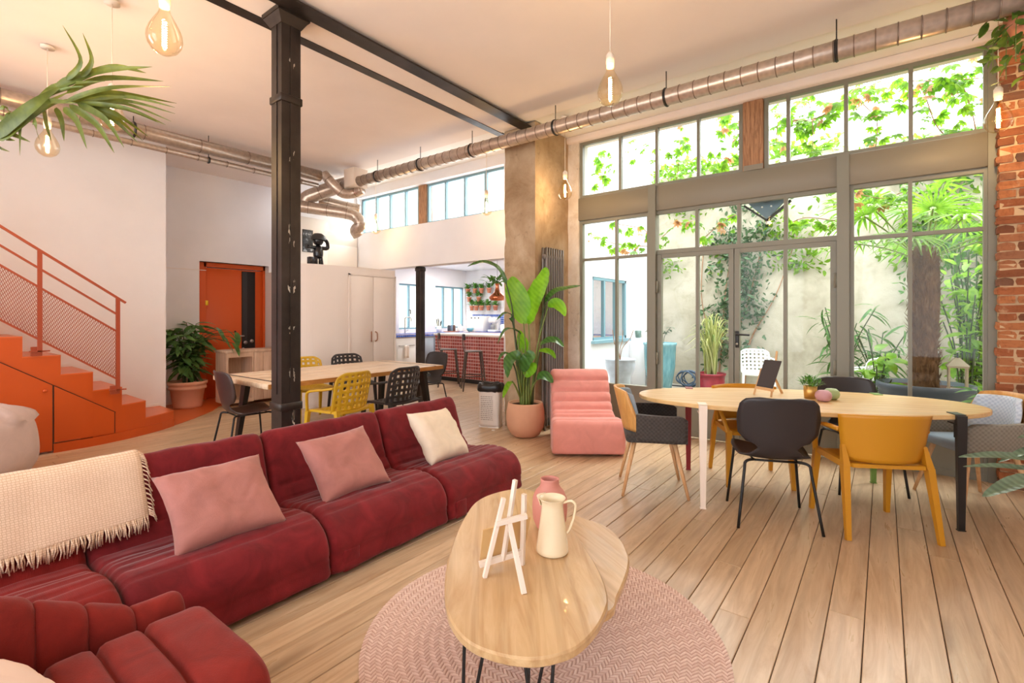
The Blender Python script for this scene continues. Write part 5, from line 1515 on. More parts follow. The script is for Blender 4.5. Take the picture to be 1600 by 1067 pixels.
for k in range(3): MB().lathe([(0, 0), (0.014, 0), (0.014, 0.02), (0, 0.02)], 10, T(-0.08 + 0.12 * k, -0.165, 0.35) @ Matrix.Rotation(pi / 2, 4, 'X')).build('knob', M['black'], bb_)
mx = thing('coffee_machine', 'white rounded coffee machine against the blue splashback', 'appliance', (-7.72, 9.45, 1.006))
MB().rbox(-0.12, 0.12, -0.14, 0.14, 0, 0.06, 0.02, 2).build('base', M['kwhite'], mx)
MB().rbox(-0.11, 0.11, 0.0, 0.14, 0.05, 0.36, 0.05, 3).build('body', M['kwhite'], mx)
MB().rbox(-0.11, 0.11, -0.14, 0.12, 0.22, 0.37, 0.05, 3).build('head', M['kwhite'], mx)
MB().lathe([(0, 0), (0.05, 0), (0.055, 0.10), (0.05, 0.11), (0, 0.11)], 14, T(0, -0.07, 0.065)).build('carafe', plain('smoked_jug', (150, 150, 150), 0.2), mx)
to = thing('toaster', 'white toaster on the back kitchen counter beside the coffee machine', 'appliance', (-7.30, 9.42, 1.006))
MB().rbox(-0.16, 0.16, -0.10, 0.10, 0.0, 0.20, 0.045, 3).build('body', M['kwhite'], to)
MB().box(-0.11, 0.11, -0.05, -0.02, 0.198, 0.203).box(-0.11, 0.11, 0.02, 0.05, 0.198, 0.203).build('slot', M['black'], to)
pb = thing('platter', 'dark patterned platter leaning on the blue splashback behind the toaster', 'platter', (-7.18, 9.72, 1.006))
MB().lathe([(0, 0.0), (0.14, 0.005), (0.19, 0.02), (0.19, 0.028), (0.13, 0.012), (0, 0.01)], 24, T(0, 0, 0.19) @ Matrix.Rotation(radians(78), 4, 'X')).build('dish', plain('slate_glaze', (86, 94, 110), 0.3), pb)
# herb rack
hr = thing('herb_rack', 'white wire grid rack on the kitchen back wall carrying herb pots', 'rack', (-8.95, 9.74, 1.52))
q = MB()
for k in range(27): q.box(k * 0.05 - 0.002, k * 0.05 + 0.002, 0, 0.004, 0, 0.68)
for k in range(8): q.box(0, 1.30, -0.004, 0.0, k * 0.097 - 0.002, k * 0.097 + 0.002)
stuff(q.build('wire_grid', M['chrome'], hr))
M['terra'] = plain('terracotta', (212, 140, 110), 0.8, 0, 0.2, 0.06)
M['herb'] = leafmat('herb_leaf', (70, 130, 50), (120, 170, 80), 0.3)
M['soil'] = plain('potting_soil', (70, 50, 40), 0.95, 0, 0.1, 0.3, 30, 0.6, 60)
rh = random.Random(21)
def small_leaf(L, W, bend=0.25):
    m = MB(); n = 4; vs = []
    for i in range(n + 1):
        u = i / n; w_ = W * sin(pi * min(0.97, u * 0.86 + 0.1)) ** 0.8 * (1 if i < n else 0.15)
        z = -bend * L * u * u
        vs += [(L * u, -w_ / 2, z + 0.12 * w_), (L * u, 0, z), (L * u, w_ / 2, z + 0.12 * w_)]
    fs = []
    for i in range(n):
        a = i * 3
        fs += [(a, a + 3, a + 4, a + 1), (a + 1, a + 4, a + 5, a + 2)]
    return m.add(vs, fs, True)
hl = small_leaf(0.05, 0.026)
lt = ['leftmost of the top row', 'second of the top row', 'third of the top row', 'at the right of the top row', 'left of the middle row', 'right of the middle row', 'first of the bottom row', 'second of the bottom row', 'third of the bottom row', 'fourth of the bottom row', 'last of the bottom row']
k = 0
for row, (pxs, z) in enumerate((((731, 742, 752, 764), 2.0), ((733, 748), 1.78), ((737, 744, 752, 763, 774), 1.55))):
    for px in pxs:
        p = at_y(px, 460, 9.66)
        t = thing('herb_pot', 'small terracotta herb pot on the wire rack, ' + lt[k], 'plant', (p.x, 9.665, z), 0, 'herb pots on the kitchen rack'); k += 1
        MB().lathe([(0, 0), (0.045, 0), (0.06, 0.10), (0.066, 0.10), (0.066, 0.125), (0.056, 0.125), (0.05, 0.10), (0, 0.10)], 14).build('pot', M['terra'], t)
        q = MB()
        for j in range(46):
            a = rh.uniform(0, 2 * pi); e = rh.uniform(0.1, 1.4); r_ = rh.uniform(0.0, 0.07)
            mt = T(r_ * cos(a), r_ * sin(a), 0.12 + rh.uniform(0, 0.11)) @ RZ(a) @ Matrix.Rotation(-e, 4, 'Y') @ Matrix.Scale(1.7, 4)
            q.add([mt @ V(v) for v in hl.v], hl.f, True)
        stuff(q.build('foliage', M['herb'], t))
# copper hanging planter
cp = thing('hanging_planter', 'copper hanging planter with trailing leaves above the tiled bar', 'planter', at_d(777, 470, 8.0))
MB().lathe([(0, 0), (0.10, 0.005), (0.13, 0.03), (0.135, 0.06), (0.10, 0.10), (0.05, 0.14), (0.032, 0.20), (0.028, 0.25), (0.04, 0.28)], 20).build('copper_body', plain('polished_copper', (214, 132, 96), 0.2, 1.0), cp)
MB().tube([(0, 0, 0.28), (0, 0, 2.62 - cp.location.z)], 0.003, 5).build('cord', M['black'], cp)
q = MB()
for j in range(46):
    a = rh.uniform(0, 2 * pi); e = rh.uniform(-0.5, 1.0); r_ = rh.uniform(0.02, 0.20)
    mt = T(r_ * cos(a), r_ * sin(a), 0.30 + rh.uniform(-0.02, 0.10)) @ RZ(a) @ Matrix.Rotation(-e, 4, 'Y') @ Matrix.Scale(2.2, 4)
    q.add([mt @ V(v) for v in hl.v], hl.f, True)
stuff(q.build('foliage', M['herb'], cp))

# ================================================================== BAG AND SCRAP NEXT TO THE BIG PLANT
bg = thing('waste_bag', 'white printed sack with a folded black liner left of the big potted plant', 'bag', (-3.98, 4.80, 0), radians(20))
G = []
for i in range(14):
    z = 0.015 + 0.50 * i / 13; row = []
    for j in range(33):
        a = 2 * pi * j / 32
        ex = 0.45; f = 1 + 0.05 * (i / 13) + 0.02 * noise.noise(V((a * 2, z * 9, 3)))
        x = 0.135 * math.copysign(abs(cos(a)) ** ex, cos(a)) * f; y = 0.095 * math.copysign(abs(sin(a)) ** ex, sin(a)) * f
        row.append(V((x, y, z)))
    G.append(row)
MB().shell(G, 0.004).build('sack', plain('white_sack', (226, 218, 210), 0.6, 0, 0.3, 0.04, 9, 0.5, 14), bg)
MB().box(-0.13, 0.13, -0.09, 0.09, 0.0, 0.02).build('bottom', M['kwhite'], bg)
G = []
for i in range(8):
    f = i / 7; row = []
    for j in range(41):
        a = 2 * pi * j / 40
        w1 = 0.018 * noise.noise(V((cos(a) * 4, sin(a) * 4, f * 5)))
        rr = (0.150 + w1, 0.165 + w1, 0.162 + w1, 0.14 + w1, 0.12, 0.115, 0.118, 0.12)[i]
        zz = (0.45, 0.47, 0.52, 0.555, 0.55, 0.50, 0.42, 0.34)[i] + 0.018 * noise.noise(V((cos(a) * 3 + 5, sin(a) * 3, f * 3)))
        row.append(V((rr * math.copysign(abs(cos(a)) ** 0.6, cos(a)), 0.76 * rr * math.copysign(abs(sin(a)) ** 0.6, sin(a)), zz)))
    G.append(row)
MB().shell(G, 0.003).build('liner', plain('black_liner', (26, 24, 26), 0.35), bg)
q = MB(); rq = random.Random(8)
for k in range(13):
    z = 0.10 + k * 0.024; x = -0.10
    while x < 0.055:
        L = rq.uniform(0.012, 0.035)
        q.box(x, min(0.06, x + L), -0.1045 - 0.002 * k / 13, -0.1025, z, z + 0.007); x += L + 0.008
q.build('print', plain('grey_print', (150, 140, 132), 0.7), bg)
tag(MB().rbox(-0.02, 0.02, -0.015, 0.015, 0, 0.016, 0.005, 2).build('paper_scrap', M['kwhite'], None, at_z(771, 673, 0)), 'tiny white paper scrap on the floor by the sack', 'scrap')
# ================================================================== PLANTS INDOORS
def ribbon(pts, w_, prof, side=None, face=None, fold=0.15, wav=0.0, seed=0):
    """a leaf blade along a 3-D path; prof(u) gives the relative width"""
    P = [V(p) for p in pts]; n = len(P); vs = []
    for i in range(n):
        tg = (P[min(i + 1, n - 1)] - P[max(i - 1, 0)]).normalized()
        s_ = tg.cross(V(face)).normalized() if face is not None else V(side)
        nn = s_.cross(tg)
        h_ = max(0.0006, w_ * prof(i / (n - 1)) / 2)
        wv = wav * noise.noise(V((i * 0.7 + seed, seed, 0))) * w_
        vs += [P[i] - s_ * h_ + nn * (fold * h_ + wv), P[i] - s_ * h_ * 0.5 + nn * (fold * h_ * 0.35 + wv * .5), P[i], P[i] + s_ * h_ * 0.5 + nn * (fold * h_ * 0.35 - wv * .5), P[i] + s_ * h_ + nn * (fold * h_ - wv)]
    fs = [(i * 5 + k, (i + 1) * 5 + k, (i + 1) * 5 + k + 1, i * 5 + k + 1) for i in range(n - 1) for k in range(4)]
    return MB().add(vs, fs, True)
oval = lambda u: max(0.02, (sin(pi * min(1, u ** 0.85 * 0.97 + 0.015)) ** 0.8) * (1 - 0.25 * u))
def lance(u): return max(0.02, min(1, u / 0.15) ** 0.6 * (1 - max(0, (u - 0.15) / 0.85) ** 1.8))
def bigl(name, c1, c2, veins, tr):
    m = NT(name); v = m.coord('Object')
    wv = m.n('ShaderNodeTexWave', wave_type='BANDS', bands_direction='DIAGONAL'); wv.inputs['Scale'].default_value = 9; wv.inputs['Distortion'].default_value = 0.8
    m.l(v, wv.inputs[0])
    f = m.noise(v, 6, 3)
    col = m.ramp(f, [(0.3, c1), (0.7, c2)])
    col = m.mix(m.ramp(wv.outputs['Fac'], [(0.0, (0, 0, 0, 1)), (0.9, (veins,) * 3 + (1,))]), col, lin(tuple(min(255, x * 1.25 + 16) for x in c2)))
    p = m.bsdf(col, 0.35, 0, 0.5, wv.outputs['Fac'], 0.25, 0.006)
    t_ = m.n('ShaderNodeBsdfTranslucent'); m.l(col, t_.inputs[0])
    mx = m.n('ShaderNodeMixShader'); mx.inputs[0].default_value = tr
    m.l(p.outputs[0], mx.inputs[1]); m.l(t_.outputs[0], mx.inputs[2])
    return m.done(mx)
M['banana'] = bigl('backlit_paddle_leaf', (100, 164, 24), (146, 206, 46), 0.12, 0.5)  # lime copy for leaves lit from behind; the backlight is in the colour
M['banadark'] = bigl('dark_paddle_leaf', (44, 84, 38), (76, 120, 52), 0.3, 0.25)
M['stem'] = plain('green_stem', (112, 128, 60), 0.5)
M['darkstem'] = plain('dark_stem', (66, 78, 44), 0.5)
PX, PY = -3.34, 4.66
bp = thing('potted_plant', 'tall paddle leaved plant in a round clay pot before the concrete pillar', 'plant', (PX, PY, 0))
MB().lathe([(0, 0.004), (0.13, 0.004), (0.17, 0.03), (0.212, 0.11), (0.225, 0.20), (0.222, 0.29), (0.205, 0.375), (0.20, 0.395), (0.185, 0.395), (0.185, 0.36), (0, 0.36)], 40).build('pot', plain('clay_pot', (206, 156, 126), 0.75, 0, 0.25, 0.06, 5, 0.3, 60), bp)
MB().disc(0.186, 0.362, 28).build('soil', M['soil'], bp)
po = V((PX, PY, 0)); tb = proj((PX, PY, 0))[2]
def PP(px, py, dt_=0.0): return at_d(px, py, tb + dt_) - po
CAMV = -V((FW.x, FW.y, 0))
leaves = [  # petiole path, blade path, width, dark?, facing
    ([(816, 622, 0), (806, 540, 0), (800, 480, -0.02), (790, 440, -0.05)], [(792, 446, -0.05), (778, 420, -0.1), (755, 410, -0.15), (731, 416, -0.2)], 0.155, 1, (0.3, -0.35, 1)),
    ([(826, 620, 0), (828, 560, 0), (826, 505, -0.02)], [(826, 507, -0.02), (836, 470, -0.04), (850, 435, -0.02), (851, 418, 0.02)], 0.34, 0, (-0.25, -1, 0.25)),
    ([(822, 620, 0), (822, 560, 0.02), (818, 504, 0.02)], [(820, 506, 0.02), (812, 475, 0.02), (803, 448, 0.04), (801, 432, 0.06)], 0.30, 0, (0.5, -1, 0.2)),
    ([(832, 620, 0), (838, 560, 0), (848, 490, 0), (855, 467, 0)], [(852, 472, 0), (866, 456, 0), (888, 450, 0.02), (910, 446, 0.05)], 0.13, 1, (0.2, -0.5, 1)),
    ([(830, 620, 0), (840, 540, -0.05), (856, 480, -0.1)], [(856, 478, -0.1), (868, 474, -0.12), (878, 482, -0.15), (883, 494, -0.18)], 0.15, 0, (0.4, -1, 0.5)),
    ([(816, 624, 0), (810, 560, 0), (812, 520, 0)], [(814, 522, 0), (800, 514, -0.05), (788, 518, -0.08), (778, 536, -0.1)], 0.13, 1, (-0.3, -0.6, 0.8)),
    ([(816, 624, 0), (808, 545, 0.05), (800, 500, 0.08)], [(802, 504, 0.08), (798, 492, 0.05), (788, 490, 0.0), (776, 500, -0.05)], 0.10, 1, (0, -0.5, 0.8)),
    ([(824, 620, 0), (822, 570, 0.05), (820, 545, 0.06)], [(822, 552, 0.06), (819, 540, 0.06), (815, 528, 0.05), (812, 516, 0.05)], 0.16, 0, (0.3, -1, 0)),
    ([(830, 622, 0), (836, 580, -0.05), (846, 535, -0.1)], [(844, 538, -0.1), (858, 532, -0.12), (870, 533, -0.14), (881, 542, -0.16)], 0.15, 1, (0.2, -0.5, 1)),
    ([(830, 622, 0), (836, 590, -0.08), (843, 550, -0.1)], [(842, 548, -0.1), (852, 548, -0.14), (862, 552, -0.18), (868, 560, -0.2)], 0.10, 0, (0.2, -0.6, 1)),
    ([(816, 624, 0), (812, 600, -0.08), (806, 565, -0.14)], [(812, 562, -0.12), (803, 560, -0.16), (796, 568, -0.2), (793, 590, -0.22)], 0.25, 1, (-0.2, -1, 0.3)),
    ([(820, 624, 0), (818, 600, -0.08), (822, 575, -0.14)], [(816, 580, -0.12), (822, 566, -0.16), (828, 556, -0.2), (824, 548, -0.2)], 0.20, 1, (0.3, -0.8, 0.6)),
    ([(822, 622, 0), (824, 600, -0.05), (826, 590, -0.1)], [(820, 588, -0.12), (828, 578, -0.15), (833, 570, -0.16), (834, 566, -0.16)], 0.16, 0, (0.4, -1, 0.4)),
    ([(828, 624, 0), (832, 605, -0.08), (840, 592, -0.14)], [(838, 592, -0.14), (847, 587, -0.18), (856, 590, -0.2), (864, 598, -0.22)], 0.16, 1, (0.2, -0.7, 1)),
    ([(814, 624, 0), (806, 605, -0.08), (800, 595, -0.12)], [(802, 598, -0.12), (796, 600, -0.14), (790, 612, -0.16), (786, 622, -0.18)], 0.12, 0, (-0.2, -0.7, 0.8)),
    ([(814, 624, 0), (806, 580, 0.0), (796, 556, 0.0)], [(798, 558, 0), (790, 552, -0.02), (783, 556, -0.05), (778, 566, -0.05)], 0.08, 1, (0, -0.6, 1)),
]
for k, (st_, bl, wd_, dk, fc) in enumerate(leaves):
    sp_ = smooth_path([PP(*q) for q in st_], 4)
    sp_[0].z = 0.36
    n = len(sp_)
    sm_ = MB().tube(sp_, [0.013 - 0.007 * i / n for i in range(n)], 7).build('stem', M['stem'] if k % 3 else M['darkstem'], bp)
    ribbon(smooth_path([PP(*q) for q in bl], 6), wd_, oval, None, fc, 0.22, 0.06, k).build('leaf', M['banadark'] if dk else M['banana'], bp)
for k in range(9):
    a = k * 0.7
    MB().tube(smooth_path([(0.05 * cos(a), 0.05 * sin(a), 0.355), (0.045 * cos(a), 0.045 * sin(a), 0.6), (0.07 * cos(a + 0.3), 0.05 * sin(a + .3), 0.85 + 0.03 * k)], 3), [0.016, 0.015, 0.014, 0.012, 0.010, 0.009, 0.007], 7).build('stem', M['stem'], bp)

# shrub in the ribbed terracotta pot by the orange door
M['shrub'] = leafmat('glossy_shrub_leaf', (76, 122, 70), (126, 168, 102), 0.3, 0.28)
sh = thing('potted_shrub', 'leafy green shrub in a ribbed terracotta pot beside the orange door', 'plant', (-8.52, 2.98, 0.004))
MB().lathe([(0, 0), (0.185, 0), (0.19, 0.03), (0.195, 0.05), (0.225, 0.28), (0.25, 0.285), (0.252, 0.315), (0.243, 0.32), (0.248, 0.35), (0.262, 0.355), (0.266, 0.40), (0.25, 0.405), (0.24, 0.37), (0, 0.36)], 36).build('pot', plain('pale_terracotta', (226, 172, 146), 0.8, 0, 0.2, 0.05), sh)
MB().disc(0.24, 0.365, 24).build('soil', M['soil'], sh)
lm = [small_leaf(L, W, b_).mesh('leaf', M['shrub']) for L, W, b_ in ((0.20, 0.062, 0.35), (0.17, 0.055, 0.2), (0.24, 0.08, 0.5))]
r5 = random.Random(5)
for k in range(17):
    a = r5.uniform(0, 2 * pi); ln = r5.uniform(0.45, 0.95); sp_ = r5.uniform(0.10, 0.34) * ln
    pts = smooth_path([(0.06 * cos(a), 0.06 * sin(a), 0.36), (0.5 * sp_ * cos(a), 0.5 * sp_ * sin(a), 0.36 + ln * 0.55), (sp_ * cos(a + 0.2), sp_ * sin(a + 0.2), 0.36 + ln)], 5)
    MB().tube(pts, [0.008] * 6 + [0.005] * (len(pts) - 6), 5).build('stem', M['darkstem'], sh)
    for j in range(15):
        p = pts[min(len(pts) - 1, 3 + int(j * (len(pts) - 3) / 14))]
        b_ = a + r5.uniform(-2.4, 2.4); e = r5.uniform(-0.5, 0.55)
        inst('leaf', r5.choice(lm), sh, mat=T(*p) @ RZ(b_) @ Matrix.Rotation(-e, 4, 'Y') @ Matrix.Rotation(r5.uniform(-.5, .5), 4, 'X') @ Matrix.Scale(r5.uniform(0.9, 1.35), 4))
for j in range(7):
    p0 = V((0.0, 0.1, 0.95)); tip = at_d(338 + j * 5, 512 + (j % 3) * 9 + j * 1.2, 7.6 - 0.02 * j) - V((-8.62, 3.02, 0))
    MB().tube(smooth_path([p0, (p0 + tip) / 2 + V((0, 0, 0.08)), tip], 4), 0.004, 5).build('stem', M['darkstem'], sh)
    inst('leaf', lm[2], sh, mat=T(*tip) @ RZ(radians(20 + 20 * j)) @ Matrix.Rotation(0.5, 4, 'Y'))

# palm frond arching in from the left
M['palm'] = leafmat('palm_leaflet', (92, 104, 40), (128, 138, 60), 0.3, 0.4, 14)
pf = thing('potted_palm', 'palm frond arching in at the top left from beyond the frame', 'plant', (-3.75, -0.25, 0))
fo_ = V((-3.75, -0.25, 0)); FT = 2.45
MB().lathe([(0, 0.004), (0.15, 0.004), (0.2, 0.34), (0.19, 0.34), (0.18, 0.3), (0, 0.3)], 24).build('pot', M['terra'], pf)
MB().tube(smooth_path([(0, 0, 0.29), (0, 0, 1.2), at_d(-150, 330, FT) - fo_, at_d(-60, 262, FT) - fo_, at_d(0, 208, FT) - fo_, at_d(32, 179, FT) - fo_, at_d(71, 151, FT) - fo_, at_d(105, 138, FT) - fo_, at_d(130, 135, FT) - fo_], 5), [0.03] * 6 + [0.02] * 10 + [0.014] * 10 + [0.009] * 10 + [0.005] * 5, 8).build('rachis', M['stem'], pf)
fl = [((480, 440), (590, 300), (455, 45), 40), ((590, 420), (670, 300), (600, 100), 44), ((400, 490), (700, 380), (1105, 345), 60), ((420, 500), (800, 350), (1060, 390), 56), ((480, 540), (760, 430), (1185, 450), 56),
      ((470, 600), (800, 500), (1240, 490), 44), ((480, 600), (800, 530), (1280, 610), 40), ((480, 605), (900, 560), (1270, 640), 36), ((500, 605), (900, 590), (1270, 685), 30), ((540, 605), (900, 610), (1240, 740), 28),
      ((560, 605), (900, 640), (1200, 765), 30), ((600, 605), (920, 650), (1150, 750), 40), ((640, 605), (850, 690), (1075, 850), 44), ((620, 610), (850, 720), (1040, 885), 44), ((600, 610), (830, 730), (1000, 895), 44),
      ((560, 610), (760, 720), (900, 930), 48), ((500, 620), (700, 760), (830, 970), 52), ((460, 640), (560, 740), (630, 940), 52), ((410, 640), (450, 740), (465, 885), 50), ((330, 660), (340, 760), (370, 880), 46),
      ((250, 690), (260, 780), (290, 880), 42), ((150, 770), (150, 840), (145, 990), 36), ((60, 820), (130, 850), (220, 890), 34), ((0, 850), (60, 870), (110, 880), 34), ((-60, 880), (0, 930), (70, 960), 30),
      ((-40, 860), (250, 620), (520, 440), 90), ((-20, 880), (260, 660), (540, 510), 90), ((0, 880), (300, 650), (600, 560), 80), ((150, 690), (330, 600), (560, 610), 60), ((280, 580), (420, 480), (760, 450), 50), ((100, 700), (40, 640), (-20, 660), 40), ((130, 690), (60, 700), (0, 790), 40), ((40, 760), (20, 720), (-30, 700), 46)]
for k, (a, b_, c, w_) in enumerate(fl):
    q = [at_d(x * 0.2155, 30 + y * 0.2155, FT + dd) - fo_ for (x, y), dd in ((a, 0), (b_, (k % 5 - 2) * 0.04), (c, (k % 7 - 3) * 0.07))]
    ribbon(smooth_path(q, 6), w_ * 0.2155 / FPX * FT, lance, None, CAMV + V((0, 0, -0.4 + 0.1 * (k % 6))), 0.25, 0, k).build('leaflet', M['palm'], pf)

# calathea leaves entering at the lower right
M['cala'] = bigl('calathea_leaf', (74, 96, 74), (110, 134, 108), 0.3, 0.15)
ca = thing('potted_calathea', 'striped grey green calathea leaves reaching in at the right edge', 'plant', (0.95, 3.55, 0))
co = V((0.95, 3.55, 0))
MB().lathe([(0, 0.004), (0.12, 0.004), (0.16, 0.28), (0.15, 0.28), (0.14, 0.25), (0, 0.25)], 24).build('pot', M['terra'], ca)
for k, (pts, w_) in enumerate([([(1640, 745, 2.75), (1600, 752, 2.7), (1565, 764, 2.65), (1536, 776, 2.62)], 0.105), ([(1650, 722, 2.9), (1600, 716, 2.85), (1545, 712, 2.8), (1498, 714, 2.78)], 0.075), ([(1650, 738, 2.85), (1600, 732, 2.8), (1550, 728, 2.76), (1505, 729, 2.74)], 0.05),
                         ([(1650, 690, 3.0), (1620, 682, 2.95), (1590, 684, 2.9)], 0.06), ([(1650, 700, 2.9), (1610, 703, 2.88), (1560, 722, 2.85)], 0.06)]):
    P = [at_d(*q) - co for q in pts]
    ribbon(smooth_path(P, 7), w_, oval, None, (-0.2, -0.7, 0.75), 0.3, 0.08, k).build('leaf', M['cala'], ca)
    MB().tube(smooth_path([(0, 0, 0.25), (P[0] + V((0, 0, 0.1))) * 0.6 + V((0, 0, 0.1)), P[0]], 4), 0.006, 6).build('stem', M['stem'], ca)

# plant in the gold pot on the dining table
gpt = thing('potted_plant', 'little bushy plant in a gold pot on the oval dining table', 'plant', at_z(1266, 622, DZT))
MB().lathe([(0, 0), (0.042, 0), (0.05, 0.098), (0.046, 0.098), (0.044, 0.085), (0, 0.085)], 24).build('pot', plain('brushed_gold', (214, 170, 96), 0.35, 0.7), gpt)
lm2 = small_leaf(0.045, 0.014).mesh('leaf', M['herb'])
for k in range(120):
    a = r5.uniform(0, 2 * pi); rr = r5.uniform(0, 0.075); h_ = r5.uniform(0.0, 0.085) * (1 - (rr / 0.09) ** 2)
    inst('leaf', lm2, gpt, mat=T(rr * cos(a), rr * sin(a), 0.095 + h_) @ RZ(a + r5.uniform(-.6, .6)) @ Matrix.Rotation(-r5.uniform(0.1, 1.3), 4, 'Y'))

# hanging plant, top right in front of the bricks
hp = thing('hanging_plant', 'bushy hanging plant at the top right against the brick pier', 'plant', (0.80, 4.85, 3.36))
MB().lathe([(0, 0), (0.09, 0.0), (0.13, 0.12), (0.125, 0.12), (0.08, 0.02), (0, 0.02)], 20).build('basket', M['terra'], hp)
MB().tube([(0.12, 0, 0.11), (0, 0, CZ - 3.34)], 0.003, 5).tube([(-0.12, 0, 0.11), (0, 0, CZ - 3.34)], 0.003, 5).build('cord', M['black'], hp)
M['trail'] = leafmat('trailing_leaf', (58, 100, 44), (124, 152, 60), 0.35)
lm3 = [small_leaf(0.075, 0.042, b_).mesh('leaf', M['trail']) for b_ in (0.1, 0.4)]
for k in range(260):
    a = r5.uniform(0, 2 * pi); rr = r5.uniform(0.02, 0.24); dz_ = r5.uniform(-0.16, 0.24) if k < 215 else r5.uniform(-0.36, -0.1)
    if k >= 215: rr = r5.uniform(0.12, 0.22)
    inst('leaf', r5.choice(lm3), hp, mat=T(rr * cos(a), rr * sin(a), 0.08 + dz_) @ RZ(a + r5.uniform(-.8, .8)) @ Matrix.Rotation(r5.uniform(-0.8, 1.0), 4, 'Y') @ Matrix.Rotation(r5.uniform(-.7, .7), 4, 'X') @ Matrix.Scale(r5.uniform(0.8, 1.3), 4))
for k in range(6):
    a = k * 1.05
    MB().tube(smooth_path([(0.08 * cos(a), 0.08 * sin(a), 0.11), (0.17 * cos(a), 0.17 * sin(a), 0.05), (0.18 * cos(a), 0.18 * sin(a), -0.24)], 4), 0.003, 5).build('stem', M['stem'], hp)
# ================================================================== COURTYARD
def wallmat():
    m = NT('weathered_render'); v = m.coord('Object', (1, 1, 1))
    a = m.noise(v, 0.9, 6, 0.65, 0.6); b2 = m.noise(v, 5, 6, 0.7)
    col = m.ramp(a, [(0.3, (150, 140, 120)), (0.5, (184, 174, 154)), (0.7, (200, 192, 176))])
    col = m.mix(m.ramp(b2, [(0.32, (0.35, 0.35, 0.35, 1)), (0.5, (0, 0, 0, 1))]), col, lin((134, 124, 102)))
    return m.done(m.bsdf(col, 0.95, 0, 0.1, b2, 0.4, 0.02))
M['render'] = wallmat()
struct('ground', MB().box(-4.2, 5.0, 5.86, 10.6, -0.25, -0.02), plain('courtyard_paving', (170, 162, 150), 0.9, 0, 0.2, 0.12, 4, 0.4, 20))
struct('wall_garden', MB().box(-4.4, 5.2, 10.3, 10.6, -0.2, 4.35), M['render'])
struct('wall_garden_right', MB().box(3.2, 3.45, 5.9, 10.3, -0.2, 3.6), M['render'])
struct('wall_low', MB().rbox(-3.95, -3.62, 8.98, 9.5, -0.02, 0.98, 0.01, 1), M['wall'])
struct('wall_neighbour', MB().box(-12.5, -12.2, 3.0, 14.0, -0.2, 3.2), M['render'])
t = struct('window_10', None, None)
XC = -3.98
MB().box(XC - 0.04, XC + 0.02, YC0, YC0 + 0.05, 0.98, 2.08).box(XC - 0.04, XC + 0.02, YC1 - 0.05, YC1, 0.98, 2.08).box(XC - 0.04, XC + 0.02, YC0, YC1, 0.98, 1.03).box(XC - 0.04, XC + 0.02, YC0, YC1, 2.03, 2.08).build('frame', M['bframe'], t)
for y in (7.95, 8.42): MB().box(XC - 0.04, XC + 0.02, y - 0.025, y + 0.025, 1.02, 2.04).build('mullion', M['bframe'], t)
for a, b_ in ((YC0 + .03, 7.94), (7.96, 8.41), (8.43, YC1 - .03)): MB().box(XC - 0.013, XC - 0.007, a, b_, 1.01, 2.05).build('pane', M['glass'], t)
MB().box(-3.95, -3.88, YC0 - 0.05, YC1 + 0.05, 0.93, 0.98).build('sill', M['bframe'], t)

def pot(name, label, cat, loc, prof, mat, soil=None, n=32):
    t = thing(name, label, cat, loc)
    MB().lathe(prof, n).build('pot', mat, t)
    if soil: MB().disc(soil[0], soil[1], 20).build('soil', M['soil'], t)
    return t
def teal():
    m = NT('teal_glaze_pot'); v = m.coord('Object', (3, 3, 0.6))
    f = m.noise(v, 4, 5, 0.6)
    return m.done(m.bsdf(m.ramp(f, [(0.3, (70, 128, 142)), (0.7, (136, 186, 196))]), 0.25, 0, 0.5))
bp2 = pot('tall_planter', 'tall teal glazed planter with a small leggy plant in the courtyard', 'planter', (-3.28, 8.82, -0.02), [(0, 0), (0.19, 0), (0.27, 0.5), (0.285, 0.88), (0.30, 0.90), (0.30, 0.935), (0.265, 0.935), (0.255, 0.86), (0, 0.86)], teal(), (0.257, 0.87))
M['ivy'] = leafmat('ivy_leaf', (66, 94, 64), (108, 134, 98), 0.25)
M['ivyl'] = leafmat('lime_creeper_leaf', (92, 140, 36), (150, 182, 66), 0.5)
lmi = [small_leaf(0.09, 0.055, b_).mesh('leaf', M['ivy']) for b_ in (0.1, 0.35)]
for k in range(5):
    pts = smooth_path([(0.03 * k - 0.05, 0, 0.86), (0.05 * k - 0.12, 0.02, 1.05), (0.10 * k - 0.2, 0, 1.15 + 0.07 * (k % 3))], 3)
    MB().tube(pts, 0.006, 5).build('stem', M['darkstem'], bp2)
    for j in range(6): inst('leaf', lmi[j % 2], bp2, mat=T(*pts[-1 - j % 3]) @ RZ(j * 1.3) @ Matrix.Rotation(0.3 - j * 0.1, 4, 'Y'))
rp_ = pot('red_planter', 'ribbed red pot with a fountain of variegated sword leaves', 'plant', (-2.52, 9.32, -0.02), [(0, 0), (0.19, 0), (0.22, 0.03), (0.235, 0.12), (0.228, 0.13), (0.245, 0.24), (0.237, 0.25), (0.25, 0.34), (0.262, 0.35), (0.262, 0.385), (0.235, 0.385), (0.22, 0.33), (0, 0.33)], plain('red_glaze', (146, 40, 52), 0.3, 0, 0.5, 0.15, 8), (0.222, 0.34))
def swordmat():
    m = NT('variegated_sword_leaf'); v = m.coord('UV'); rnd = m.n('ShaderNodeObjectInfo').outputs['Random']
    col = m.ramp(rnd, [(0, (120, 142, 76)), (0.5, (196, 198, 120)), (1, (226, 224, 170))])
    p = m.bsdf(col, 0.5); t_ = m.n('ShaderNodeBsdfTranslucent'); m.l(col, t_.inputs[0])
    mx = m.n('ShaderNodeMixShader'); mx.inputs[0].default_value = 0.35; m.l(p.outputs[0], mx.inputs[1]); m.l(t_.outputs[0], mx.inputs[2])
    return m.done(mx)
M['sword'] = swordmat()
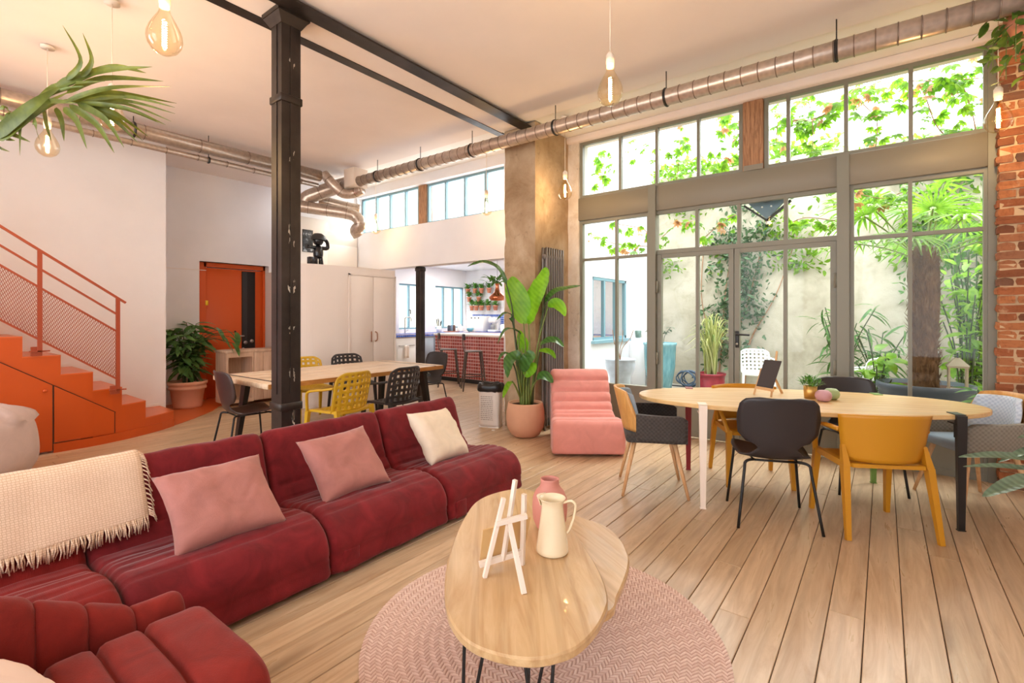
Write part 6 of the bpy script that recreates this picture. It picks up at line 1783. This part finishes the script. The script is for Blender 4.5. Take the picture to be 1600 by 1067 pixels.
blades = [ribbon(smooth_path([(0, 0, 0), (0.05 * s_, 0, 0.5 * L), (0.22 * s_, 0, 0.86 * L), (0.5 * s_, 0, (0.98 - 0.25 * s_) * L)], 5), 0.042, lance, (0, 1, 0), None, 0.3).mesh('blade', M['sword']) for s_, L in ((0.35, 1.25), (0.8, 1.15), (1.25, 1.0), (1.5, 0.75))]
r6 = random.Random(6)
for k in range(84):
    inst('blade', blades[min(3, int(r6.triangular(0, 4, 0.6)))], rp_, mat=T(r6.uniform(-.09, .09), r6.uniform(-.09, .09), 0.33) @ RZ(r6.uniform(0, 2 * pi)) @ Matrix.Scale(r6.uniform(0.75, 1.05), 4))
bo = pot('bowl_planter', 'pale blue grey planter with a bare twig just outside the left window', 'planter', (-3.02, 6.55, -0.02), [(0, 0), (0.12, 0), (0.15, 0.55), (0.20, 0.66), (0.215, 0.74), (0.205, 0.78), (0.225, 0.80), (0.215, 0.81), (0.19, 0.78), (0.18, 0.72), (0, 0.72)], plain('crackle_glaze', (176, 186, 200), 0.3, 0, 0.5, 0.12, 12))
for k in range(3): MB().tube(smooth_path([(0.0, 0, 0.72), (0.03 * k - 0.03, 0, 0.95), (0.12 * k - 0.1, 0.03, 1.02 + 0.04 * k), (0.16 * k - 0.14, 0.05, 1.22)], 3), 0.005, 5).build('twig', M['timber'], bo)
pot('flower_pot', 'small dark green pot standing on the low white courtyard wall', 'pot', (-3.80, 9.06, 0.98), [(0, 0), (0.05, 0), (0.065, 0.14), (0.058, 0.14), (0.05, 0.12), (0, 0.12)], plain('green_glaze', (92, 120, 108), 0.4), None, 16)
tag(MB().rbox(-0.12, 0.12, -0.14, 0.14, 0, 0.09, 0.03, 3).build('stone', plain('pale_stone_block', (222, 216, 206), 0.9, 0, 0.2, 0.1, 8, 0.5, 20), None, (-3.77, 9.29, 0.98)), 'pale rounded stone on the low white courtyard wall', 'stone')
# hose coil
hc = thing('hose_coil', 'coiled blue grey hose lying at the foot of the courtyard wall', 'hose', (-3.12, 9.98, -0.02))
pts = []
for k in range(160):
    a = k * 0.28; pts.append(V((0.17 * cos(a) + 0.20 * (k / 160 - 0.5) + 0.02 * sin(k * 0.9), 0.06 * sin(a * 0.37), 0.17 + 0.145 * sin(a) + 0.012 * cos(k * 0.7))))
MB().tube(pts, 0.012, 6).build('hose', plain('hose_rubber', (88, 108, 130), 0.4), hc)
MB().tube([(-0.35, -0.05, 0.012), (0.1, -0.08, 0.012), (0.6, -0.02, 0.012)], 0.012, 6).build('hose_end', plain('dark_hose', (60, 62, 66), 0.5), hc)
lattice_chair('white lattice garden armchair outside behind the blackboard easel', (-1.75, 9.30, -0.02), radians(-70), M['whitep'])
lattice_chair('white lattice garden armchair outside beside the palm trunk', (-0.33, 8.55, -0.02), radians(168), M['whitep'])

# palm tree in a wide dark tub
PTX, PTY = 0.38, 7.55
pt = thing('palm_tree', 'fan palm with a shaggy brown trunk in a wide dark tub outside', 'tree', (PTX, PTY, -0.02))
MB().lathe([(0, 0), (0.36, 0), (0.44, 0.55), (0.46, 0.57), (0.46, 0.63), (0.43, 0.63), (0.42, 0.57), (0, 0.57)], 40).build('tub', plain('slate_tub', (58, 64, 74), 0.5, 0, 0.4, 0.1), pt)
MB().disc(0.425, 0.58, 24).build('soil', M['soil'], pt)
def trunkmat():
    m = NT('palm_trunk_fibre'); v = m.coord('Object', (9, 9, 3))
    f = m.noise(v, 3, 7, 0.7, 0.8)
    return m.done(m.bsdf(m.ramp(f, [(0.3, (58, 38, 24)), (0.55, (104, 76, 52)), (0.75, (140, 112, 84))]), 0.95, 0, 0.1, f, 0.8, 0.03))
M['trunk'] = trunkmat()
q = MB().lathe([(0.14, 0.56), (0.13, 0.8), (0.125, 1.1), (0.13, 1.4), (0.14, 1.7), (0.145, 1.9), (0.14, 2.1), (0.07, 2.25)], 22)
q.v = [tuple(V(p) + V((p[0], p[1], 0)) * (0.25 * noise.noise(V(p) * 9) + 0.12 * noise.noise(V(p) * 23)) * 1.0) for p in q.v]
q.build('trunk', M['trunk'], pt)
q = MB(); r7 = random.Random(17)
for k in range(420):
    z = r7.uniform(0.65, 2.15); a = r7.uniform(0, 2 * pi); L = r7.uniform(0.05, 0.14)
    p = V((0.122 * cos(a), 0.122 * sin(a), z)); o_ = V((cos(a), sin(a), 0)); s_ = V((-sin(a), cos(a), 0)) * 0.012
    tip = p + o_ * r7.uniform(0.03, 0.075) + V((0, 0, r7.choice((1, 1, -1)) * L)) + s_ * r7.uniform(-3, 3)
    q.add([p - s_, p + s_, p + o_ * 0.012, tip], [(0, 1, 3), (1, 2, 3), (2, 0, 3)])
stuff(q.build('trunk_fibre', M['trunk'], pt))
M['fan'] = leafmat('fan_palm_leaf', (84, 130, 36), (140, 180, 60), 0.5, 0.4, 12)
def fan_mesh(seed, n=22, R=0.52):
    r = random.Random(seed); m = MB()
    for k in range(n):
        a = radians(-140 + 280 * k / (n - 1)); L = R * (1 - 0.25 * abs(k / (n - 1) - 0.5) * 2) * r.uniform(0.9, 1.05)
        d_ = V((cos(a), sin(a), 0)); dr = r.uniform(0.05, 0.22)
        rb_ = ribbon([V((0, 0, 0)) + d_ * 0.03, d_ * L * 0.4 + V((0, 0, 0.02)), d_ * L * 0.75 + V((0, 0, -dr * 0.1)), d_ * L + V((0, 0, -dr * 0.7))], 0.045, lambda u: 0.35 + 0.9 * u if u < 0.5 else max(0.03, 1.6 * (1 - u)), None, (0, 0, 1), 0.3)
        m.add(rb_.v, rb_.f, False)
    return m.mesh('fan_leaf', M['fan'])
fans = [fan_mesh(s_) for s_ in range(3)]
fr_spec = [(0.1, 0.35), (0.9, 0.5), (1.7, 0.2), (2.4, 0.55), (3.1, 0.3), (3.8, 0.6), (4.5, 0.25), (5.2, 0.5), (5.8, 0.15), (0.5, 0.95), (2.0, 1.0), (3.5, 0.9), (4.9, 1.05), (2.8, 1.3), (5.5, 1.35), (1.3, 1.25)]
for k, (a, el) in enumerate(fr_spec):
    L = 0.55 + 0.12 * (k % 3)
    d_ = V((cos(a) * cos(el), sin(a) * cos(el), sin(el)))
    p0 = V((0.06 * cos(a), 0.06 * sin(a), 2.1)); p1 = p0 + d_ * L + V((0, 0, 0.05))
    MB().tube(smooth_path([p0, p0 + d_ * L * 0.5 + V((0, 0, 0.06)), p1], 3), 0.009, 5).build('petiole', M['stem'], pt)
    inst('fan_leaf', fans[k % 3], pt, mat=T(*p1) @ RZ(a) @ Matrix.Rotation(-el + 0.5 + 0.2 * (k % 2), 4, 'Y') @ Matrix.Rotation(0.3 * ((k % 3) - 1), 4, 'X') @ Matrix.Scale(1.0 + 0.12 * (k % 2), 4))
ln_ = thing('lantern', 'weathered glass lantern standing in the tub beside the palm trunk', 'lantern', (PTX + 0.28, PTY - 0.16, 0.565))
q = MB()
for sx in (1, -1):
    for sy in (1, -1): q.box(0.075 * sx - 0.008, 0.075 * sx + 0.008, 0.075 * sy - 0.008, 0.075 * sy + 0.008, 0.02, 0.27)
q.box(-0.09, 0.09, -0.09, 0.09, 0, 0.02).box(-0.09, 0.09, -0.09, 0.09, 0.26, 0.28)
q.build('frame', plain('aged_wood_metal', (160, 146, 128), 0.7), ln_)
for ax in range(4): MB().box(-0.068, 0.068, -0.002, 0.002, 0.03, 0.26, RZ(ax * pi / 2) @ T(0, 0.075, 0)).build('pane', M['glass'], ln_)
MB().add([(-0.1, -0.1, 0.28), (0.1, -0.1, 0.28), (0.1, 0.1, 0.28), (-0.1, 0.1, 0.28), (-0.02, -0.02, 0.37), (0.02, -0.02, 0.37), (0.02, 0.02, 0.37), (-0.02, 0.02, 0.37)], [(0, 1, 5, 4), (1, 2, 6, 5), (2, 3, 7, 6), (3, 0, 4, 7), (4, 5, 6, 7), (3, 2, 1, 0)]).build('roof', plain('aged_metal', (140, 128, 112), 0.6, 0.4), ln_)
MB().tube([(0.0, -0.03, 0.37), (0.0, -0.03, 0.42), (0.0, 0.03, 0.42), (0.0, 0.03, 0.37)], 0.005, 6).build('ring_handle', M['black'], ln_)

# shrubs behind the glass: stems and leaves, every leaf a part
def shrub(name, label, loc, n, rx, rz_, mat, L, W, seed, z0=0.0, droop=0.3, nst=7):
    r = random.Random(seed); t = thing(name, label, 'plant', loc)
    lms = [small_leaf(L * k, W * k, droop).mesh('leaf', mat) for k in (0.8, 1.0, 1.2)]
    per = n // nst
    for k in range(nst):
        a = 2 * pi * k / nst + r.uniform(-.3, .3); h_ = rz_ * r.uniform(0.55, 1.0); o_ = rx * r.uniform(0.3, 1.0)
        pts = smooth_path([(0.04 * cos(a), 0.04 * sin(a), z0), (0.4 * o_ * cos(a), 0.4 * o_ * sin(a), z0 + 0.6 * h_), (o_ * cos(a), o_ * sin(a), z0 + h_)], 5)
        MB().tube(pts, 0.008, 5).build('stem', M['darkstem'], t)
        for j in range(per):
            p = pts[r.randrange(2, len(pts))] + V((r.uniform(-.08, .08), r.uniform(-.08, .08), r.uniform(-.06, .06)))
            inst('leaf', r.choice(lms), t, mat=T(*p) @ RZ(r.uniform(0, 2 * pi)) @ Matrix.Rotation(r.uniform(-.7, .7), 4, 'Y') @ Matrix.Rotation(r.uniform(-.6, .6), 4, 'X'))
    return t
M['lime'] = leafmat('lime_leaf', (98, 148, 40), (160, 194, 80), 0.5)
M['midg'] = leafmat('mid_green_leaf', (64, 108, 54), (116, 152, 84), 0.4)
shrub('shrub', 'broad leaved lime green shrub left of the palm tub', (-0.06, 7.80, -0.02), 60, 0.26, 1.05, M['lime'], 0.20, 0.12, 31, 0, 0.3, 9)
shrub('shrub', 'feathery mid green shrub against the garden wall left of the palm', (-0.55, 9.45, -0.02), 160, 0.5, 1.6, M['midg'], 0.26, 0.035, 32, 0, 0.5, 11)
shrub('shrub', 'narrow leaved green shrub close beside the palm tub on its left', (-0.08, 9.2, -0.02), 150, 0.42, 1.3, M['midg'], 0.28, 0.04, 36, 0, 0.5, 11)
shrub('shrub', 'tall lime green shrub to the right of the palm trunk', (0.86, 8.75, -0.02), 240, 0.5, 2.4, M['lime'], 0.20, 0.075, 33, 0, 0.3, 14)
shrub('shrub', 'low fern like shrub at the right foot of the courtyard window', (0.80, 6.62, -0.02), 90, 0.18, 0.72, M['midg'], 0.22, 0.05, 34, 0, 0.5, 9)
shrub('shrub', 'loose mid green bush filling the right corner of the courtyard', (1.05, 9.55, -0.02), 260, 0.55, 3.1, M['midg'], 0.18, 0.08, 35, 0, 0.3, 14)
# ivy sheets on the garden wall
def ivy(label, X0_, X1_, Z0_, Z1_, n, seed, dens, mat):
    r = random.Random(seed); ob = MB(); lf = small_leaf(0.085, 0.055, 0.2); k = 0; tries = 0
    while k < n and tries < n * 30:
        tries += 1
        x, z = r.uniform(X0_, X1_), r.uniform(Z0_, Z1_)
        if r.random() > dens(x, z): continue
        mt = T(x, 10.28 - r.uniform(0, 0.16), z) @ Matrix.Rotation(r.uniform(0, 2 * pi), 4, 'Y') @ Matrix.Rotation(r.uniform(-0.9, 0.9), 4, 'X') @ RZ(r.uniform(-.8, .8)) @ Matrix.Scale(r.uniform(0.7, 1.3), 4)
        ob.add([mt @ V(v) for v in lf.v], lf.f, True); k += 1
    return ob
def ivy_plant(label, *a):
    m = ivy(label, *a)
    t = thing('wall_ivy', label, 'climber', (0, 10.28, 0))
    m.v = [(p[0], p[1] - 10.28, p[2]) for p in m.v]
    stuff(m.build('foliage', a[-1], t))
    return t
def nz(x, z, s_, o_=0): return noise.noise(V((x * s_ + o_, z * s_, o_))) * 0.5 + 0.5
t = ivy_plant('grey green ivy climbing the garden wall behind the red pot', -3.0, -1.3, 0.3, 3.6, 1500, 41, lambda x, z: max(0, nz(x, z, 1.6) - 0.25) * max(0, 1 - ((x + 2.35 - 0.18 * (z - 1.5)) / 0.75) ** 2) * 1.6, M['ivy'])
for k in range(4):
    x = -2.9 + 0.25 * k
    MB().tube(smooth_path([(x, 0, 0.0), (x + 0.1, -0.02, 0.9), (x - 0.05 + 0.2 * k, -0.02, 1.8), (x + 0.3 * k, -0.02, 2.9)], 5), [0.018] * 8 + [0.010] * 8, 6).build('stem', M['timber'], t)
ivy_plant('sparse creeper spread over the upper garden wall', -4.0, 3.2, 2.2, 4.3, 1900, 42, lambda x, z: max(0, nz(x, z, 1.1, 7) - 0.42) * 2.2, M['ivyl'])
ivy_plant('thick ivy hanging at the right of the garden wall', 0.2, 3.1, 1.6, 4.3, 2300, 43, lambda x, z: max(0, nz(x, z, 1.3, 3) - 0.2) * min(1, max(0, (z - 1.3) / 1.4)), M['midg'])
hg = thing('hedge', 'yellow green hedge growing over the top of the garden wall', 'hedge', (-2.2, 10.5, 4.35))
q = MB(); lf = small_leaf(0.12, 0.07, 0.2); r8 = random.Random(9)
for k in range(1400):
    x = r8.uniform(-2.2, 1.6); h_ = 0.30 + 0.25 * noise.noise(V((x * 1.3, 0, 0)))
    mt = T(x, r8.uniform(-.25, .3), r8.uniform(-0.02, max(0.06, h_))) @ RZ(r8.uniform(0, 6.28)) @ Matrix.Rotation(r8.uniform(-1, 1), 4, 'Y')
    q.add([mt @ V(v) for v in lf.v], lf.f, True)
stuff(q.build('foliage', M['lime'], hg))
# creeper curtains hanging close to the glass: palmate leaves as parts
def palmate(L):
    m = MB()
    for a in (-1.25, -0.62, 0, 0.62, 1.25):
        lf_ = small_leaf(L * (1 - 0.22 * abs(a) / 1.25), L * 0.42, 0.25)
        R = RZ(a)
        m.add([R @ V(v) for v in lf_.v], lf_.f, True)
    return m
M['creep'] = leafmat('creeper_leaf', (92, 150, 26), (150, 190, 56), 0.6)
M['creepr'] = leafmat('rusty_creeper_leaf', (176, 120, 80), (206, 158, 104), 0.5)
pm = [palmate(L).mesh('leaf', M['creep']) for L in (0.075, 0.10, 0.12)]
pmr = palmate(0.09).mesh('leaf', M['creepr'])
def creeper(label, paths, Y, spread, seed, rusty=0.06, size=1.0):
    """paths: list of (px points, leaves)"""
    r = random.Random(seed)
    p0 = at_y(*paths[0][0][0], Y)
    t = thing('hanging_creeper', label, 'climber', p0)
    for pts, n in paths:
        P = smooth_path([at_y(x, y, Y + r.uniform(-.1, .1)) - p0 for x, y in pts], 6)
        MB().tube(P, 0.0055, 5).build('stem', M['timber'], t)
        for k in range(n):
            c = P[r.randrange(len(P))] + V((r.gauss(0, spread), r.uniform(-.2, .2), r.gauss(0, spread) - 0.03))
            up = Matrix.Rotation(r.uniform(0.3, 1.7), 4, 'X')
            inst('leaf', pmr if r.random() < rusty else r.choice(pm), t, mat=T(*c) @ RZ(r.uniform(-1, 1)) @ up @ RZ(-pi / 2 + r.uniform(-1, 1)) @ Matrix.Scale(size * r.uniform(0.7, 1.15), 4))
    return t
creeper('bright green creeper hanging outside the right upper window', [([(1203, 165), (1245, 188), (1290, 178), (1335, 140)], 46), ([(1335, 140), (1400, 128), (1470, 126), (1535, 122)], 70), ([(1262, 150), (1270, 200), (1268, 262)], 26), ([(1215, 190), (1212, 225)], 10),
         ([(1345, 160), (1370, 190), (1365, 250)], 34), ([(1440, 130), (1460, 190), (1480, 215), (1500, 235)], 50), ([(1500, 120), (1520, 180), (1530, 240)], 34)], 6.55, 0.07, 51, 0.14)
creeper('green creeper strands hanging outside the left upper window', [([(1060, 195), (1062, 240), (1056, 290)], 30), ([(1128, 180), (1140, 220), (1128, 265)], 34), ([(1152, 180), (1158, 225)], 14), ([(948, 232), (940, 270), (945, 308)], 22), ([(985, 222), (992, 250)], 7), ([(1012, 220), (1018, 250)], 6), ([(1120, 262), (1150, 275)], 16)], 6.7, 0.045, 52, 0.1)
creeper('thin creeper twigs with lime leaves outside the left transom lights', [([(912, 362), (940, 372), (965, 382), (1012, 385)], 26), ([(965, 350), (1005, 358), (1015, 372)], 14), ([(1035, 370), (1060, 350), (1088, 345)], 18), ([(1100, 372), (1125, 350), (1150, 335)], 12), ([(1232, 350), (1260, 340), (1305, 345)], 22), ([(1330, 300), (1380, 310), (1420, 295)], 22)], 6.9, 0.05, 53, 0.15)
# V-shaped fixture under the eave, outside above the doors
_br = MB().box(-0.02, 0.02, -0.17, 0.0, 0.03, 0.07)
vf = thing('outdoor_fixture', 'dark V shaped metal fixture hanging outside above the doors', 'fixture', (-1.02, 5.98, 2.62))
MB().prism([(-0.21, 0.06), (0.21, 0.06), (0.0, -0.16)], -0.02, 0.02, Matrix.Rotation(pi / 2, 4, 'X')).build('plate', plain('blue_grey_metal', (96, 116, 128), 0.4, 0.3), vf)
MB().beam((-0.23, 0, 0.02), (0.0, 0, -0.17), 0.05, 0.02).beam((0.23, 0, 0.02), (0.0, 0, -0.17), 0.05, 0.02).build('edge_strip', M['black'], vf)
_br.build('bracket', M['black'], vf)
MB().lathe([(0, -0.03), (0.02, -0.02), (0.022, 0.0), (0, 0.01)], 12, T(0, -0.01, -0.185)).build('end_knob', M['chrome'], vf)
for k in (-1, 1): MB().lathe([(0, 0), (0.010, 0), (0.010, 0.004), (0, 0.004)], 10, T(0.045 * k, -0.022, -0.02) @ Matrix.Rotation(pi / 2, 4, 'X')).build('bolt', M['kwhite'], vf)

# pale facade across the street, seen through the clerestory
fb = thing('building', 'pale apartment facade far outside the clerestory windows', 'building', (-15.5, 14.0, 0))
MB().box(-7, 6.5, 0, 1, -0.2, 11).build('wall', plain('facade_render', (214, 206, 196), 0.9, 0, 0.1, 0.05), fb)
wm = MB().box(-0.45, 0.45, -0.02, 0.03, 0, 1.5).mesh('window', plain('facade_glass', (150, 156, 164), 0.2))
sm2 = MB().box(-0.52, 0.52, -0.10, 0.0, -0.08, 0.0).box(-0.52, -0.45, -0.04, 0.0, 0, 1.5).box(0.45, 0.52, -0.04, 0.0, 0, 1.5).box(-0.52, 0.52, -0.04, 0.0, 1.5, 1.58).mesh('window_surround', plain('facade_stone', (226, 220, 210), 0.9))
for z in (4.2, 6.6):
    for k in range(6):
        wd_ = inst('window', wm, fb, (-5.8 + k * 2.2, 0, z)); inst('window_surround', sm2, wd_)
